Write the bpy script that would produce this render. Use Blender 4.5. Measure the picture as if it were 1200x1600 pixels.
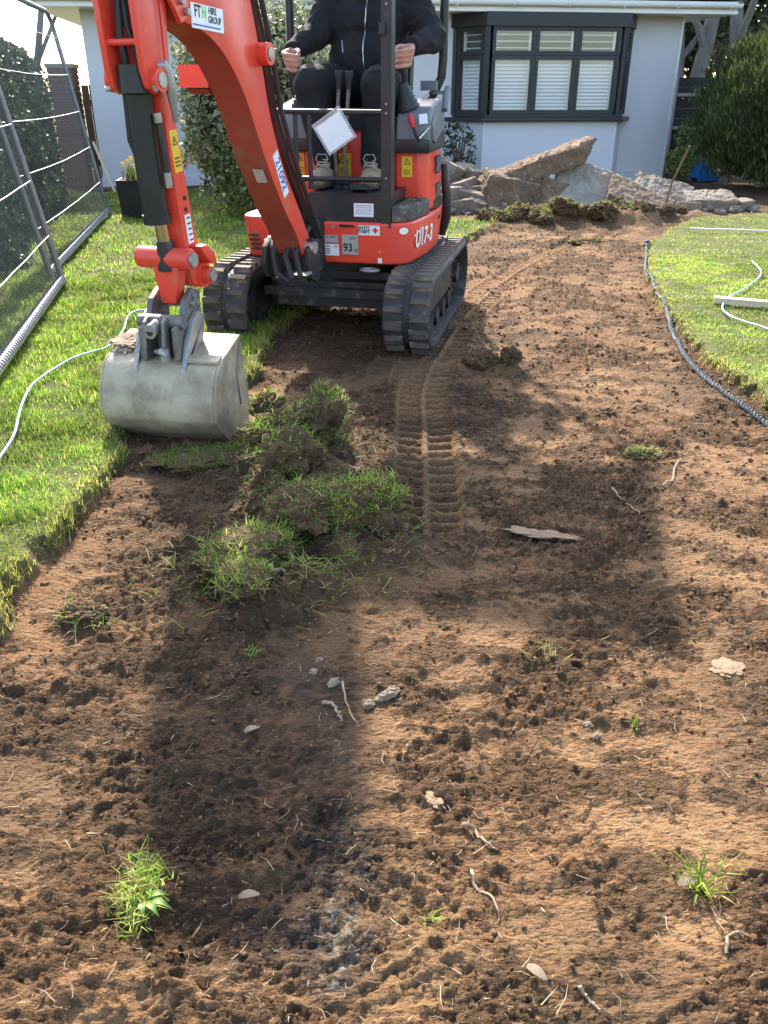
import bpy, bmesh, math, random
import numpy as np
from mathutils import Matrix, Vector, Euler
from mathutils.bvhtree import BVHTree

random.seed(5)
rng = np.random.default_rng(11)
R = math.radians
S = bpy.context.scene
COL = S.collection
for o in list(bpy.data.objects):
    bpy.data.objects.remove(o)

# ------------------------------------------------------------------ camera, sky, sun, exposure
cam_d = bpy.data.cameras.new('camera')
cam = bpy.data.objects.new('camera', cam_d)
COL.objects.link(cam)
cam.location = (0, 0, 1.25)
cam.rotation_euler = (R(90 - 27), 0, 0)
cam_d.sensor_fit = 'VERTICAL'
cam_d.sensor_height = 36
cam_d.lens = 1290 / 1600 * 36
cam_d.clip_end = 1500
cam_d.clip_start = 0.02
S.camera = cam

SUN_EL, SUN_AZ = R(39), R(-13.5)                 # azimuth measured from +Y towards +X
sun_dir = Vector((math.sin(SUN_AZ) * math.cos(SUN_EL), math.cos(SUN_AZ) * math.cos(SUN_EL), math.sin(SUN_EL)))
W = bpy.data.worlds.new('World')
S.world = W
W.use_nodes = True
nt = W.node_tree
nt.nodes.clear()
sky = nt.nodes.new('ShaderNodeTexSky')
sky.sky_type = 'NISHITA'
sky.sun_disc = False
sky.sun_elevation = SUN_EL
sky.sun_rotation = SUN_AZ
sky.air_density = 1.0
sky.dust_density = 2.2
sky.ozone_density = 1.0
bg = nt.nodes.new('ShaderNodeBackground')
bg.inputs[1].default_value = 0.15
wo = nt.nodes.new('ShaderNodeOutputWorld')
nt.links.new(sky.outputs[0], bg.inputs[0])
nt.links.new(bg.outputs[0], wo.inputs[0])
sd = bpy.data.lights.new('sun', 'SUN')
sd.energy = 2.75
sd.angle = R(1.2)
sd.color = (1.0, 0.935, 0.83)
so = bpy.data.objects.new('sun', sd)
COL.objects.link(so)
so.location = (-3, 14, 12)
so.rotation_euler = sun_dir.to_track_quat('Z', 'Y').to_euler()
S.view_settings.view_transform = 'Standard'
S.view_settings.look = 'None'
S.view_settings.gamma = 1
S.view_settings.exposure = 2.2
S.view_settings.use_curve_mapping = False
S.render.engine = 'CYCLES'
S.cycles.max_bounces = 6
S.cycles.diffuse_bounces = 3
S.cycles.glossy_bounces = 3
S.cycles.transmission_bounces = 4
S.cycles.transparent_max_bounces = 6
S.cycles.use_denoising = True

# ------------------------------------------------------------------ materials
MATS = {}
def pmat(name, c1, c2=None, scale=6.0, rough=0.6, metal=0.0, bump=0.0, bscale=40.0, detail=4.0, spec=0.4,
         c3=None, s3=20.0, t3=(0.6, 0.7), coat=0.0, c4=None, s4=40.0, t4=(0.7, 0.74), rvar=0.0, trans=0.0, attr=None, stretch=None):
    """Principled material: noise mix of c1/c2, patches of c3 (wear, dirt) and a fine bump."""
    if name in MATS:
        return MATS[name]
    m = bpy.data.materials.new(name)
    MATS[name] = m
    m.use_nodes = True
    n = m.node_tree
    L = n.links.new
    b = n.nodes['Principled BSDF']
    b.inputs['Roughness'].default_value = rough
    b.inputs['Metallic'].default_value = metal
    b.inputs['Specular IOR Level'].default_value = spec
    if coat:
        b.inputs['Coat Weight'].default_value = coat
        b.inputs['Coat Roughness'].default_value = 0.12
    tc = n.nodes.new('ShaderNodeTexCoord')
    co = tc.outputs['Object']
    if stretch:
        mp = n.nodes.new('ShaderNodeMapping')
        mp.inputs['Scale'].default_value = stretch
        L(co, mp.inputs[0])
        co = mp.outputs[0]
    col = None
    def rgb(c):
        return (c[0], c[1], c[2], 1)
    b.inputs['Base Color'].default_value = rgb(c1)
    if c2 is not None:
        nz = n.nodes.new('ShaderNodeTexNoise')
        nz.inputs['Scale'].default_value = scale
        nz.inputs['Detail'].default_value = detail
        L(co, nz.inputs['Vector'])
        rp = n.nodes.new('ShaderNodeMapRange')
        rp.inputs[1].default_value = 0.3
        rp.inputs[2].default_value = 0.7
        L(nz.outputs[0], rp.inputs[0])
        mx = n.nodes.new('ShaderNodeMix')
        mx.data_type = 'RGBA'
        mx.inputs[6].default_value = rgb(c1)
        mx.inputs[7].default_value = rgb(c2)
        L(rp.outputs[0], mx.inputs[0])
        col = mx.outputs[2]
        if rvar:
            rr = n.nodes.new('ShaderNodeMapRange')
            rr.inputs[1].default_value = 0.3
            rr.inputs[2].default_value = 0.7
            rr.inputs[3].default_value = rough - rvar
            rr.inputs[4].default_value = rough + rvar
            L(nz.outputs[0], rr.inputs[0])
            L(rr.outputs[0], b.inputs['Roughness'])
    if c3 is not None:
        nz = n.nodes.new('ShaderNodeTexNoise')
        nz.inputs['Scale'].default_value = s3
        nz.inputs['Detail'].default_value = 7
        nz.inputs['Roughness'].default_value = 0.65
        L(co, nz.inputs['Vector'])
        rp = n.nodes.new('ShaderNodeMapRange')
        rp.inputs[1].default_value = t3[0]
        rp.inputs[2].default_value = t3[1]
        L(nz.outputs[0], rp.inputs[0])
        mx = n.nodes.new('ShaderNodeMix')
        mx.data_type = 'RGBA'
        mx.inputs[6].default_value = rgb(c1)
        mx.inputs[7].default_value = rgb(c3)
        if col is not None:
            L(col, mx.inputs[6])
        L(rp.outputs[0], mx.inputs[0])
        col = mx.outputs[2]
    if c4 is not None:
        nz = n.nodes.new('ShaderNodeTexNoise')
        nz.inputs['Scale'].default_value = s4
        nz.inputs['Detail'].default_value = 9
        nz.inputs['Roughness'].default_value = 0.7
        L(co, nz.inputs['Vector'])
        rp = n.nodes.new('ShaderNodeMapRange')
        rp.inputs[1].default_value = t4[0]
        rp.inputs[2].default_value = t4[1]
        L(nz.outputs[0], rp.inputs[0])
        mx = n.nodes.new('ShaderNodeMix')
        mx.data_type = 'RGBA'
        mx.inputs[7].default_value = rgb(c4)
        mx.inputs[6].default_value = rgb(c1)
        if col is not None:
            L(col, mx.inputs[6])
        L(rp.outputs[0], mx.inputs[0])
        col = mx.outputs[2]
    if attr:
        at = n.nodes.new('ShaderNodeAttribute')
        at.attribute_name = attr
        mx = n.nodes.new('ShaderNodeMix')
        mx.data_type = 'RGBA'
        mx.blend_type = 'MULTIPLY'
        mx.inputs[0].default_value = 1.0
        mx.inputs[6].default_value = rgb(c1)
        if col is not None:
            L(col, mx.inputs[6])
        L(at.outputs['Color'], mx.inputs[7])
        col = mx.outputs[2]
    if col is not None:
        L(col, b.inputs['Base Color'])
    if bump:
        nz = n.nodes.new('ShaderNodeTexNoise')
        nz.inputs['Scale'].default_value = bscale
        nz.inputs['Detail'].default_value = 6
        nz.inputs['Roughness'].default_value = 0.6
        L(co, nz.inputs['Vector'])
        bp = n.nodes.new('ShaderNodeBump')
        bp.inputs['Strength'].default_value = min(1.0, bump)
        bp.inputs['Distance'].default_value = 0.6 / bscale
        L(nz.outputs[0], bp.inputs['Height'])
        L(bp.outputs[0], b.inputs['Normal'])
    if trans:
        tr = n.nodes.new('ShaderNodeBsdfTranslucent')
        ms = n.nodes.new('ShaderNodeMixShader')
        ms.inputs[0].default_value = trans
        if col is not None:
            L(col, tr.inputs[0])
        else:
            tr.inputs[0].default_value = rgb(c1)
        L(b.outputs[0], ms.inputs[1])
        L(tr.outputs[0], ms.inputs[2])
        L(ms.outputs[0], n.nodes['Material Output'].inputs[0])
    return m

RED = pmat('red_paint', (0.80, 0.060, 0.030), (0.66, 0.055, 0.031), 4, 0.40, 0, 0.06, 60, coat=0.12, c3=(0.48, 0.17, 0.10), s3=6, t3=(0.57, 0.80), c4=(0.62, 0.42, 0.33), s4=22, t4=(0.66, 0.70), rvar=0.12)
REDD = pmat('red_paint_mud_and_shade', (0.26, 0.036, 0.024), (0.17, 0.05, 0.032), 4, 0.65, 0, 0.15, 50, c3=(0.19, 0.115, 0.068), s3=5, t3=(0.54, 0.70), rvar=0.1)  # mud plus shade painted in for the boom underside
BLACK = pmat('black_paint', (0.016, 0.016, 0.017), (0.024, 0.023, 0.022), 8, 0.38, 0, 0.05, 60, c3=(0.09, 0.075, 0.06), s3=16, t3=(0.62, 0.75))
BLKM = pmat('black_dusty_metal', (0.02, 0.019, 0.018), (0.04, 0.034, 0.028), 9, 0.6, 0.2, 0.2, 60, c3=(0.14, 0.11, 0.085), s3=12, t3=(0.56, 0.72))
RUB = pmat('track_rubber', (0.024, 0.023, 0.022), (0.055, 0.048, 0.04), 7, 0.62, 0, 0.25, 50, c3=(0.17, 0.13, 0.095), s3=9, t3=(0.55, 0.72), rvar=0.12)
RUBM = pmat('muddy_rubber', (0.05, 0.043, 0.035), (0.15, 0.115, 0.08), 10, 0.75, 0, 0.3, 50, c3=(0.26, 0.19, 0.13), s3=14, t3=(0.5, 0.68))
RUBS = pmat('soft_rubber', (0.018, 0.018, 0.019), (0.028, 0.028, 0.028), 10, 0.55)
GREYP = pmat('grey_plastic', (0.13, 0.135, 0.14), (0.17, 0.172, 0.176), 6, 0.45, 0, 0.1, 220, c3=(0.3, 0.28, 0.25), s3=18, t3=(0.68, 0.78))
STEEL = pmat('worn_steel', (0.42, 0.40, 0.36), (0.30, 0.28, 0.25), 8, 0.42, 0.55, 0.15, 40, c3=(0.20, 0.14, 0.09), s3=10, t3=(0.58, 0.7), rvar=0.1)
BUCK = pmat('bucket_grey', (0.46, 0.38, 0.255), (0.30, 0.235, 0.15), 5, 0.55, 0.05, 0.25, 26, c4=(0.10, 0.075, 0.05), s4=14, t4=(0.64, 0.70), c3=(0.20, 0.14, 0.09), s3=5, t3=(0.46, 0.66), rvar=0.1)
DKST = pmat('dark_steel', (0.12, 0.11, 0.1), (0.2, 0.185, 0.165), 14, 0.5, 0.5, 0.3, 40, c3=(0.3, 0.25, 0.19), s3=18, t3=(0.55, 0.7))
CHROME = pmat('chrome', (0.62, 0.58, 0.5), None, 1, 0.2, 1.0)
GALV = pmat('galvanised', (0.50, 0.51, 0.51), (0.36, 0.37, 0.38), 30, 0.42, 0.6, 0.1, 60)
GALVD = pmat('galvanised_weathered', (0.20, 0.21, 0.21), (0.28, 0.285, 0.28), 30, 0.5, 0.55, 0.1, 60)
WHITE = pmat('white_label', (0.80, 0.80, 0.79), (0.72, 0.72, 0.70), 20, 0.4)
GREYL = pmat('grey_label', (0.42, 0.41, 0.37), (0.33, 0.32, 0.29), 20, 0.5)
YELL = pmat('yellow_label', (0.80, 0.47, 0.02), (0.72, 0.42, 0.02), 20, 0.4)
INK = pmat('black_ink', (0.02, 0.02, 0.022), None, 1, 0.5)
INKG = pmat('green_ink', (0.18, 0.55, 0.03), None, 1, 0.5)
INKB = pmat('blue_ink', (0.03, 0.10, 0.36), None, 1, 0.5)
INKR = pmat('red_ink', (0.6, 0.03, 0.03), None, 1, 0.5)

# ------------------------------------------------------------------ geometry helpers
def rotm(rx=0, ry=0, rz=0):
    return Euler((rx, ry, rz)).to_matrix().to_4x4()

class G:
    """Collects shapes in one bmesh; done() links it as ONE mesh object."""
    def __init__(s):
        s.bm = bmesh.new()
    def _xf(s, vs, M):
        if M is not None:
            for v in vs:
                v.co = M @ v.co
        return s
    def box(s, c, d, M=None, rot=None, taper=None):
        hx, hy, hz = d[0] / 2, d[1] / 2, d[2] / 2
        vs = []
        for z in (-hz, hz):
            k = taper if (taper and z > 0) else 1.0
            for x, y in ((-hx, -hy), (hx, -hy), (hx, hy), (-hx, hy)):
                vs.append(s.bm.verts.new((x * k, y * k, z)))
        for f in ((3, 2, 1, 0), (4, 5, 6, 7), (0, 1, 5, 4), (1, 2, 6, 5), (2, 3, 7, 6), (3, 0, 4, 7)):
            s.bm.faces.new([vs[i] for i in f])
        T = Matrix.Translation(c) @ (rotm(*rot) if rot else Matrix())
        s._xf(vs, (M @ T) if M is not None else T)
        return s
    def prism(s, pts, a, b, axis='x', M=None):
        """Outline pts extruded from a to b along axis; pts are the other two coordinates in order."""
        def P(p, t):
            if axis == 'x':
                return (t, p[0], p[1])
            if axis == 'y':
                return (p[0], t, p[1])
            return (p[0], p[1], t)
        A = [s.bm.verts.new(P(p, a)) for p in pts]
        B = [s.bm.verts.new(P(p, b)) for p in pts]
        n = len(pts)
        fs = [s.bm.faces.new(A[::-1]), s.bm.faces.new(B)]
        for i in range(n):
            fs.append(s.bm.faces.new((A[i], A[(i + 1) % n], B[(i + 1) % n], B[i])))
        bmesh.ops.recalc_face_normals(s.bm, faces=fs)
        return s._xf(A + B, M)
    def tube(s, path, r, n=10, M=None, closed=False, caps=True):
        path = [Vector(p) for p in path]
        m = len(path)
        rs = r if isinstance(r, (list, tuple)) else [r] * m
        rings = []
        up = None
        allv = []
        for i, p in enumerate(path):
            if closed:
                t = path[(i + 1) % m] - path[i - 1]
            else:
                t = path[min(i + 1, m - 1)] - path[max(i - 1, 0)]
            if t.length < 1e-9:
                t = Vector((0, 0, 1))
            t.normalize()
            if up is None:
                up = Vector((0, 0, 1)) if abs(t.z) < 0.9 else Vector((1, 0, 0))
            x = up - t * up.dot(t)
            if x.length < 1e-6:
                x = t.orthogonal()
            x.normalize()
            up = x
            y = t.cross(x)
            ring = [s.bm.verts.new(p + (x * math.cos(2 * math.pi * k / n) + y * math.sin(2 * math.pi * k / n)) * rs[i]) for k in range(n)]
            rings.append(ring)
            allv += ring
        for i in range(m if closed else m - 1):
            A, B = rings[i], rings[(i + 1) % m]
            for k in range(n):
                s.bm.faces.new((A[k], A[(k + 1) % n], B[(k + 1) % n], B[k]))
        if caps and not closed:
            s.bm.faces.new(rings[0][::-1])
            s.bm.faces.new(rings[-1])
        return s._xf(allv, M)
    def cyl(s, p0, p1, r, n=20, r2=None, M=None):
        return s.tube([p0, p1], [r, r if r2 is None else r2], n, M)
    def ball(s, c, r, M=None, sub=2, sc=(1, 1, 1)):
        d = bmesh.ops.create_icosphere(s.bm, subdivisions=sub, radius=r)
        T = Matrix.Translation(c) @ Matrix.Diagonal((*sc, 1))
        return s._xf(d['verts'], (M @ T) if M is not None else T)
    def cone(s, p0, r0, p1, r1, n=14):
        """tapered capsule"""
        p0, p1 = Vector(p0), Vector(p1)
        d = (p1 - p0)
        L = d.length
        d = d.normalized() if L > 1e-6 else Vector((0, 0, 1))
        path, rs = [], []
        for k in range(5):
            a = math.pi / 2 * k / 4
            path.append(p0 - d * r0 * math.cos(a))
            rs.append(max(r0 * math.sin(a), r0 * 0.05))
        for k in range(5):
            a = math.pi / 2 * k / 4
            path.append(p1 + d * r1 * math.sin(a))
            rs.append(max(r1 * math.cos(a), r1 * 0.05))
        return s.tube(path, rs, n)
    def done(s, name, mat, parent=None, M=None, bevel=0.0, seg=2, smooth=True, ang=35, loc=None, rot=None):
        bm = s.bm
        if bevel:
            es = [e for e in bm.edges if len(e.link_faces) == 2 and e.calc_face_angle(0) > R(28)]
            bmesh.ops.bevel(bm, geom=es, offset=bevel, segments=seg, profile=0.6, affect='EDGES', clamp_overlap=True)
        if M is not None:
            bmesh.ops.transform(bm, matrix=M, verts=bm.verts)
        me = bpy.data.meshes.new(name)
        bm.to_mesh(me)
        bm.free()
        if smooth:
            me.shade_smooth()
            me.set_sharp_from_angle(angle=R(ang))
        o = bpy.data.objects.new(name, me)
        COL.objects.link(o)
        if mat is not None:
            me.materials.append(mat)
        if parent is not None:
            o.parent = parent
        if loc is not None:
            o.location = loc
        if rot is not None:
            o.rotation_euler = rot
        return o

def tag(o, label, cat, group=None, kind=None):
    if label:
        o['label'] = label
    if cat:
        o['category'] = cat
    if group:
        o['group'] = group
    if kind:
        o['kind'] = kind
    return o

def thing(name, label, cat, loc=(0, 0, 0), rz=0.0, group=None):
    o = bpy.data.objects.new(name, None)
    COL.objects.link(o)
    o.location = loc
    o.rotation_euler = (0, 0, rz)
    o.empty_display_size = 0.2
    return tag(o, label, cat, group)

def inst(src, name=None, parent=None, loc=None, rot=None, scale=None):
    """A linked copy sharing mesh data."""
    c = bpy.data.objects.new(name or src.name.split('.')[0], src.data)
    COL.objects.link(c)
    c.parent = parent
    if loc is not None:
        c.location = loc
    if rot is not None:
        c.rotation_euler = rot
    if scale is not None:
        c.scale = scale
    return c

def np_mesh(name, V, F, mat, parent=None, col=None, smooth=False, kind=None, extra=None):
    """V (n,3), F list of arrays of polygons of equal size."""
    me = bpy.data.meshes.new(name)
    V = np.asarray(V, np.float32)
    me.vertices.add(len(V))
    me.vertices.foreach_set('co', V.ravel())
    nl = sum(f.size for f in F)
    npoly = sum(len(f) for f in F)
    me.loops.add(nl)
    me.polygons.add(npoly)
    me.loops.foreach_set('vertex_index', np.concatenate([f.ravel() for f in F]).astype(np.int32))
    sizes = np.concatenate([np.full(len(f), f.shape[1]) for f in F])
    st = np.concatenate([[0], np.cumsum(sizes)[:-1]]).astype(np.int32)
    me.polygons.foreach_set('loop_start', st)
    me.update(calc_edges=True)
    if col is not None:
        a = me.attributes.new('tint', 'FLOAT_COLOR', 'POINT')
        c4 = np.ones((len(V), 4), np.float32)
        c4[:, :3] = col
        a.data.foreach_set('color', c4.ravel())
    if extra:
        for k, v in extra.items():
            a = me.attributes.new(k, 'FLOAT', 'POINT')
            a.data.foreach_set('value', np.asarray(v, np.float32))
    if smooth:
        me.shade_smooth()
    me.validate()
    o = bpy.data.objects.new(name, me)
    COL.objects.link(o)
    if mat is not None:
        me.materials.append(mat)
    if parent is not None:
        o.parent = parent
    if kind:
        o['kind'] = kind
    return o

# ---- numpy noise
_perm = np.random.default_rng(3).permutation(4096)
_ang = np.random.default_rng(4).random(4096) * 2 * np.pi
_gx, _gy = np.cos(_ang), np.sin(_ang)
def noise2(x, y):
    xi = np.floor(x).astype(np.int64)
    yi = np.floor(y).astype(np.int64)
    xf, yf = x - xi, y - yi
    def g(ix, iy, dx, dy):
        h = _perm[(_perm[ix & 4095] + iy) & 4095]
        return _gx[h] * dx + _gy[h] * dy
    u = xf * xf * xf * (xf * (xf * 6 - 15) + 10)
    v = yf * yf * yf * (yf * (yf * 6 - 15) + 10)
    a = g(xi, yi, xf, yf)
    b = g(xi + 1, yi, xf - 1, yf)
    c = g(xi, yi + 1, xf, yf - 1)
    d = g(xi + 1, yi + 1, xf - 1, yf - 1)
    return (a + (b - a) * u + (c - a) * v + (a - b - c + d) * u * v) * 1.5
def fbm(x, y, f, o=4, g=0.5, l=2.03):
    s = 0
    a = 1.0
    for i in range(o):
        s = s + a * noise2(x * f + 17.3 * i, y * f - 9.1 * i)
        f *= l
        a *= g
    return s
def worley(x, y, f, seed=0):
    """rounded clods: height 0..1 of random bumps, f per metre"""
    X, Y = x * f, y * f
    xi, yi = np.floor(X).astype(np.int64), np.floor(Y).astype(np.int64)
    out = np.zeros(x.shape)
    for dx in (-1, 0, 1):
        for dy in (-1, 0, 1):
            cx, cy = xi + dx, yi + dy
            h = _perm[(_perm[(cx + seed) & 4095] + cy) & 4095]
            px = cx + (h & 63) / 63.0
            py = cy + ((h >> 6) & 63) / 63.0
            rr = 0.25 + 0.55 * (_perm[h] / 4096.0) ** 2
            d2 = ((X - px) ** 2 + (Y - py) ** 2) / (rr * rr)
            out = np.maximum(out, np.sqrt(np.maximum(0, 1 - d2)) * rr)
    return out
def sstep(a, b, x):
    t = np.clip((x - a) / (b - a), 0, 1)
    return t * t * (3 - 2 * t)
# ------------------------------------------------------------------ ground sheet
DIRT = np.array([(-1.05, -2), (-1.0, 1.2), (-1.0, 1.77), (-1.035, 2.0), (-0.99, 2.45), (-0.965, 2.89), (-1.03, 3.0), (-1.05, 3.22), (-0.86, 3.36), (-0.68, 3.5), (-0.62, 3.9), (-0.62, 4.6),
                 (-0.45, 5.4), (-0.05, 6.3), (0.45, 7.3), (0.75, 7.9), (1.15, 8.9), (0.4, 9.25), (0.3, 11.0), (-0.8, 12.2), (-2.6, 12.0), (-4.0, 11.6), (-4.9, 12.4), (-5.5, 30),
                 (9, 30), (7.5, 11.2), (6.0, 9.75), (4.2, 9.6), (3.3, 9.2), (2.75, 8.35), (2.36, 7.6), (1.95, 6.18), (1.76, 5.17), (1.67, 4.3), (1.66, 3.9), (1.70, 3.45), (1.80, 2.4), (1.85, -2)])
def poly_sd(x, y, P):
    """signed distance to polygon P, positive inside"""
    d = np.full(x.shape, 1e9)
    ins = np.zeros(x.shape, bool)
    n = len(P)
    for i in range(n):
        ax, ay = P[i]
        bx, by = P[(i + 1) % n]
        dx, dy = bx - ax, by - ay
        t = np.clip(((x - ax) * dx + (y - ay) * dy) / (dx * dx + dy * dy), 0, 1)
        d = np.minimum(d, (x - ax - t * dx) ** 2 + (y - ay - t * dy) ** 2)
        c = ((ay > y) != (by > y)) & (x < (bx - ax) * (y - ay) / (by - ay + 1e-12) + ax)
        ins ^= c
    d = np.sqrt(d)
    return np.where(ins, d, -d)
# centre lines of the rubber-track prints pressed into the soil
def smooth_path(P, n=240):
    P = np.array(P, float)
    t = np.linspace(0, len(P) - 1, n)
    i = np.clip(t.astype(int), 0, len(P) - 2)
    f = (t - i)[:, None]
    p0, p1, p2, p3 = P[np.maximum(i - 1, 0)], P[i], P[i + 1], P[np.minimum(i + 2, len(P) - 1)]
    return 0.5 * (2 * p1 + (p2 - p0) * f + (2 * p0 - 5 * p1 + 4 * p2 - p3) * f ** 2 + (-p0 + 3 * p1 - 3 * p2 + p3) * f ** 3)
PRINT_A = smooth_path([(0.08, 1.75), (0.13, 2.25), (0.165, 3.1), (0.19, 3.75), (0.34, 4.48), (0.58, 5.38), (0.98, 6.43), (1.40, 7.3), (2.0, 8.3)])
PRINT_B = smooth_path([(-0.02, 3.35), (0.0, 3.75), (0.12, 4.4), (0.45, 5.5), (0.85, 6.5)])
def print_field(x, y, Q):
    best = np.full(x.shape, 1e9)
    ss = np.zeros(x.shape)
    ww = np.zeros(x.shape)
    acc = 0.0
    m = (x > Q[:, 0].min() - .3) & (x < Q[:, 0].max() + .3) & (y > Q[:, 1].min() - .3) & (y < Q[:, 1].max() + .3)
    X, Y = x[m], y[m]
    B, SS, WW = best[m], ss[m], ww[m]
    for i in range(len(Q) - 1):
        d = Q[i + 1] - Q[i]
        L = math.hypot(*d)
        t = np.clip(((X - Q[i, 0]) * d[0] + (Y - Q[i, 1]) * d[1]) / (L * L), 0, 1)
        ex, ey = X - Q[i, 0] - t * d[0], Y - Q[i, 1] - t * d[1]
        q = ex * ex + ey * ey
        k = q < B
        B = np.where(k, q, B)
        SS = np.where(k, acc + t * L, SS)
        WW = np.where(k, (ey * d[0] - ex * d[1]) / L, WW)
        acc += L
    best[m], ss[m], ww[m] = B, SS, WW
    return np.sqrt(best), ss, ww
def terrain(x, y):
    """height plus the colour masks of the place: lawn, humus, darker ground and painted boom shadow (dark), trodden subsoil (pale), tarmac grit"""
    jag = 0.035 * fbm(x, y, 6, 3) + 0.014 * fbm(x + 9, y, 28, 2)
    sdl = poly_sd(x, y, DIRT) + jag                        # >0 in the dug strip
    dirt = sstep(-0.012, 0.02, sdl)
    near = sstep(16, 10, y)
    rough = sstep(-0.28, 0.34, fbm(x + 3.1, y * 0.9, 1.7, 3) + 0.25 * fbm(x, y * 2.2, 5, 2))
    z = 0.022 * fbm(x, y, 0.9, 3)
    sc = fbm(x * 1.0, y * 3.2 + 0.25 * noise2(x * 1.7, y * 1.1), 2.6, 3)          # the bucket's scrape marks run across
    z = z + 0.012 * sc * (0.45 + 0.75 * rough)
    # torn lips: gentle on the far side, a small cliff facing the near end
    for f_, k_, am, sx_ in ((9, 2.2, .010, 5.0), (18, 2.0, .009, 10.0), (38, 1.8, .0055, 19.0)):
        ph = y * f_ + k_ * fbm(x * sx_ * .6, y * f_ * .3, 1.0, 3) + 2.4 * noise2(x * 1.7 + f_, y * 1.3)
        fr = ph % 1.0
        br_ = sstep(-0.05, 0.5, fbm(x * sx_, y * f_ * .55, 0.9, 3) + 0.30 * (rough - .3))
        z = z + am * br_ * ((1 - fr) ** 1.6 - .3)
    clod = fbm(x * .8 + 5, y * 1.25, 9, 4, .6)
    gr_ = fbm(x * .75, y * 1.3, 38, 3, .8)
    z = z + (.35 + .65 * rough) * (0.0075 * gr_ + 0.009 * clod) - 0.004 * rough
    # loose dark crumb lying over the paler subsoil
    lo = fbm(x * .75, y * 1.5, 4.6, 6, .80) * .85 + .45 * (rough - .5) + .10
    loose = sstep(-.12, .22, lo)
    z = z + 0.005 * loose + .006 * sstep(.0, .5, lo) * fbm(x, y * 1.2, 24, 3, .7)
    pale = (1 - rough) * sstep(-0.25, 0.35, fbm(x - 4, y, 1.3, 3) + 0.12)
    # track prints
    for Q, amp, br in ((PRINT_A, 1.0, 0.0), (PRINT_B, 0.6, 0.32)):
        d, ss, ww = print_field(x, y, Q)
        keep = sstep(-0.22, 0.02, fbm(ss, ww * 0.5, 2.3, 2) + 0.34 - br) * (d < 0.5)
        keep = np.where((ss > .35) & (ss < 2.0) & (Q is PRINT_A), np.maximum(keep, .55 + .45 * sstep(.75, 1.05, ss)), keep) * sstep(.40, .62, ss)
        prof = sstep(0.128, 0.108, np.abs(ww)) * keep
        side = np.where(ww > 0, 0.0, 0.5)
        ph = (ss + 0.010 * np.cos(ww / 0.125 * np.pi) + 0.004 * noise2(ww * 20, ss * 9)) / 0.0775 + side
        lug = 0.5 + 0.5 * np.cos(2 * np.pi * ph)
        gap = sstep(0.006, 0.02, np.abs(ww)) * sstep(0.12, 0.10, np.abs(ww))
        pz = -0.002 - 0.036 * amp * lug ** 1.3 * gap + 0.006 * (1 - gap) + 0.0030 * fbm(x, y, 40, 3, .65)
        pz = pz + 0.006 * sstep(-.1, .5, fbm(x, y, 5, 2)) * fbm(x, y, 24, 3, .65)
        z = z * (1 - prof * 0.93) + pz * prof
        z = z + 0.008 * sstep(0.155, 0.13, np.abs(ww)) * sstep(0.11, 0.13, np.abs(ww)) * keep
        pale = np.maximum(pale, prof * 0.8)
        loose = loose * (1 - .95 * prof)
    # spoil ridge at the far end of the dig
    for ax, ay, bx, by, h, w in ((0.95, 8.75, 1.7, 9.2, .06, .25), (1.7, 9.2, 2.6, 9.25, .05, .28), (2.4, 9.15, 3.4, 9.45, .08, .22), (0.3, 9.9, 4.2, 10.3, .05, .5)):
        dx, dy = bx - ax, by - ay
        t = np.clip(((x - ax) * dx + (y - ay) * dy) / (dx * dx + dy * dy), 0, 1)
        q = np.hypot(x - ax - t * dx, y - ay - t * dy)
        z = z + h * np.exp(-(q / w) ** 2) * (1 + 0.5 * fbm(x, y, 3.5, 2) + 0.35 * np.abs(fbm(x, y, 8, 2)))
    # shallow heap of loose soil among the lifted turves, torn left bank
    def hump(cx, cy, rx, ry, h):
        return h * np.exp(-((x - cx) / rx) ** 2 - ((y - cy) / ry) ** 2)
    z = z + (hump(-.30, 2.62, .26, .36, .085) + hump(-.10, 2.15, .30, .20, .05) + hump(-.42, 2.0, .24, .22, .04) + hump(.25, 1.62, .5, .08, .018) + hump(.50, 4.05, .25, .12, .04)) * (1 + 0.9 * fbm(x, y, 7, 3))
    z = z - hump(-.30, .93, .13, .05, .03) - hump(-.40, 1.12, .07, .05, .028)
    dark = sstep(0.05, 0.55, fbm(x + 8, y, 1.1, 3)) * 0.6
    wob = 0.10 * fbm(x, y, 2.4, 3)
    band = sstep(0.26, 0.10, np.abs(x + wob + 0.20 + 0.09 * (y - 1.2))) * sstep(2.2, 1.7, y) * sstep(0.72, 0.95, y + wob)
    dark = np.maximum(dark, 0.85 * band)  # dark soil strip with part of the boom's shadow painted in
    dark = np.maximum(dark, sstep(0.75, 0.2, np.hypot((x + .25) / 1.0, (y - 4.5) / 1.3) + wob) * 0.7)  # darker ground under the machine
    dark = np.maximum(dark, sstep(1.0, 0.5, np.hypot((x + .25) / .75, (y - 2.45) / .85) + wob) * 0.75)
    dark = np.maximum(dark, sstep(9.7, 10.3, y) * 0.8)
    z = z - 0.010 * band
    z = z * (1 - 0.55 * band * 0)
    grit = sstep(0.12, 0.02, np.hypot((x + .075) * 1.0, (y - 1.02) * 0.42) + 0.05 * fbm(x, y, 14, 2)) + 0.5 * band * sstep(0.1, .5, fbm(x, y, 3, 2))
    hump_pale = sstep(0.30, 0.06, np.hypot((x - .0) / .9, (y - .91) / 0.9) + .6 * wob)
    pale = np.maximum(pale * (1 - 0.7 * dark), 0.9 * hump_pale)
    loose = loose * (1 - .7 * hump_pale)
    white = sstep(0.06, 0.015, np.hypot((x + .075) * 1.2, (y - .885) * 0.55) + 0.03 * fbm(x * 3, y * .6, 16, 2))
    zl = 0.058 + 0.012 * fbm(x, y, 1.1, 3) + 0.006 * fbm(x, y, 9, 2)
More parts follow.
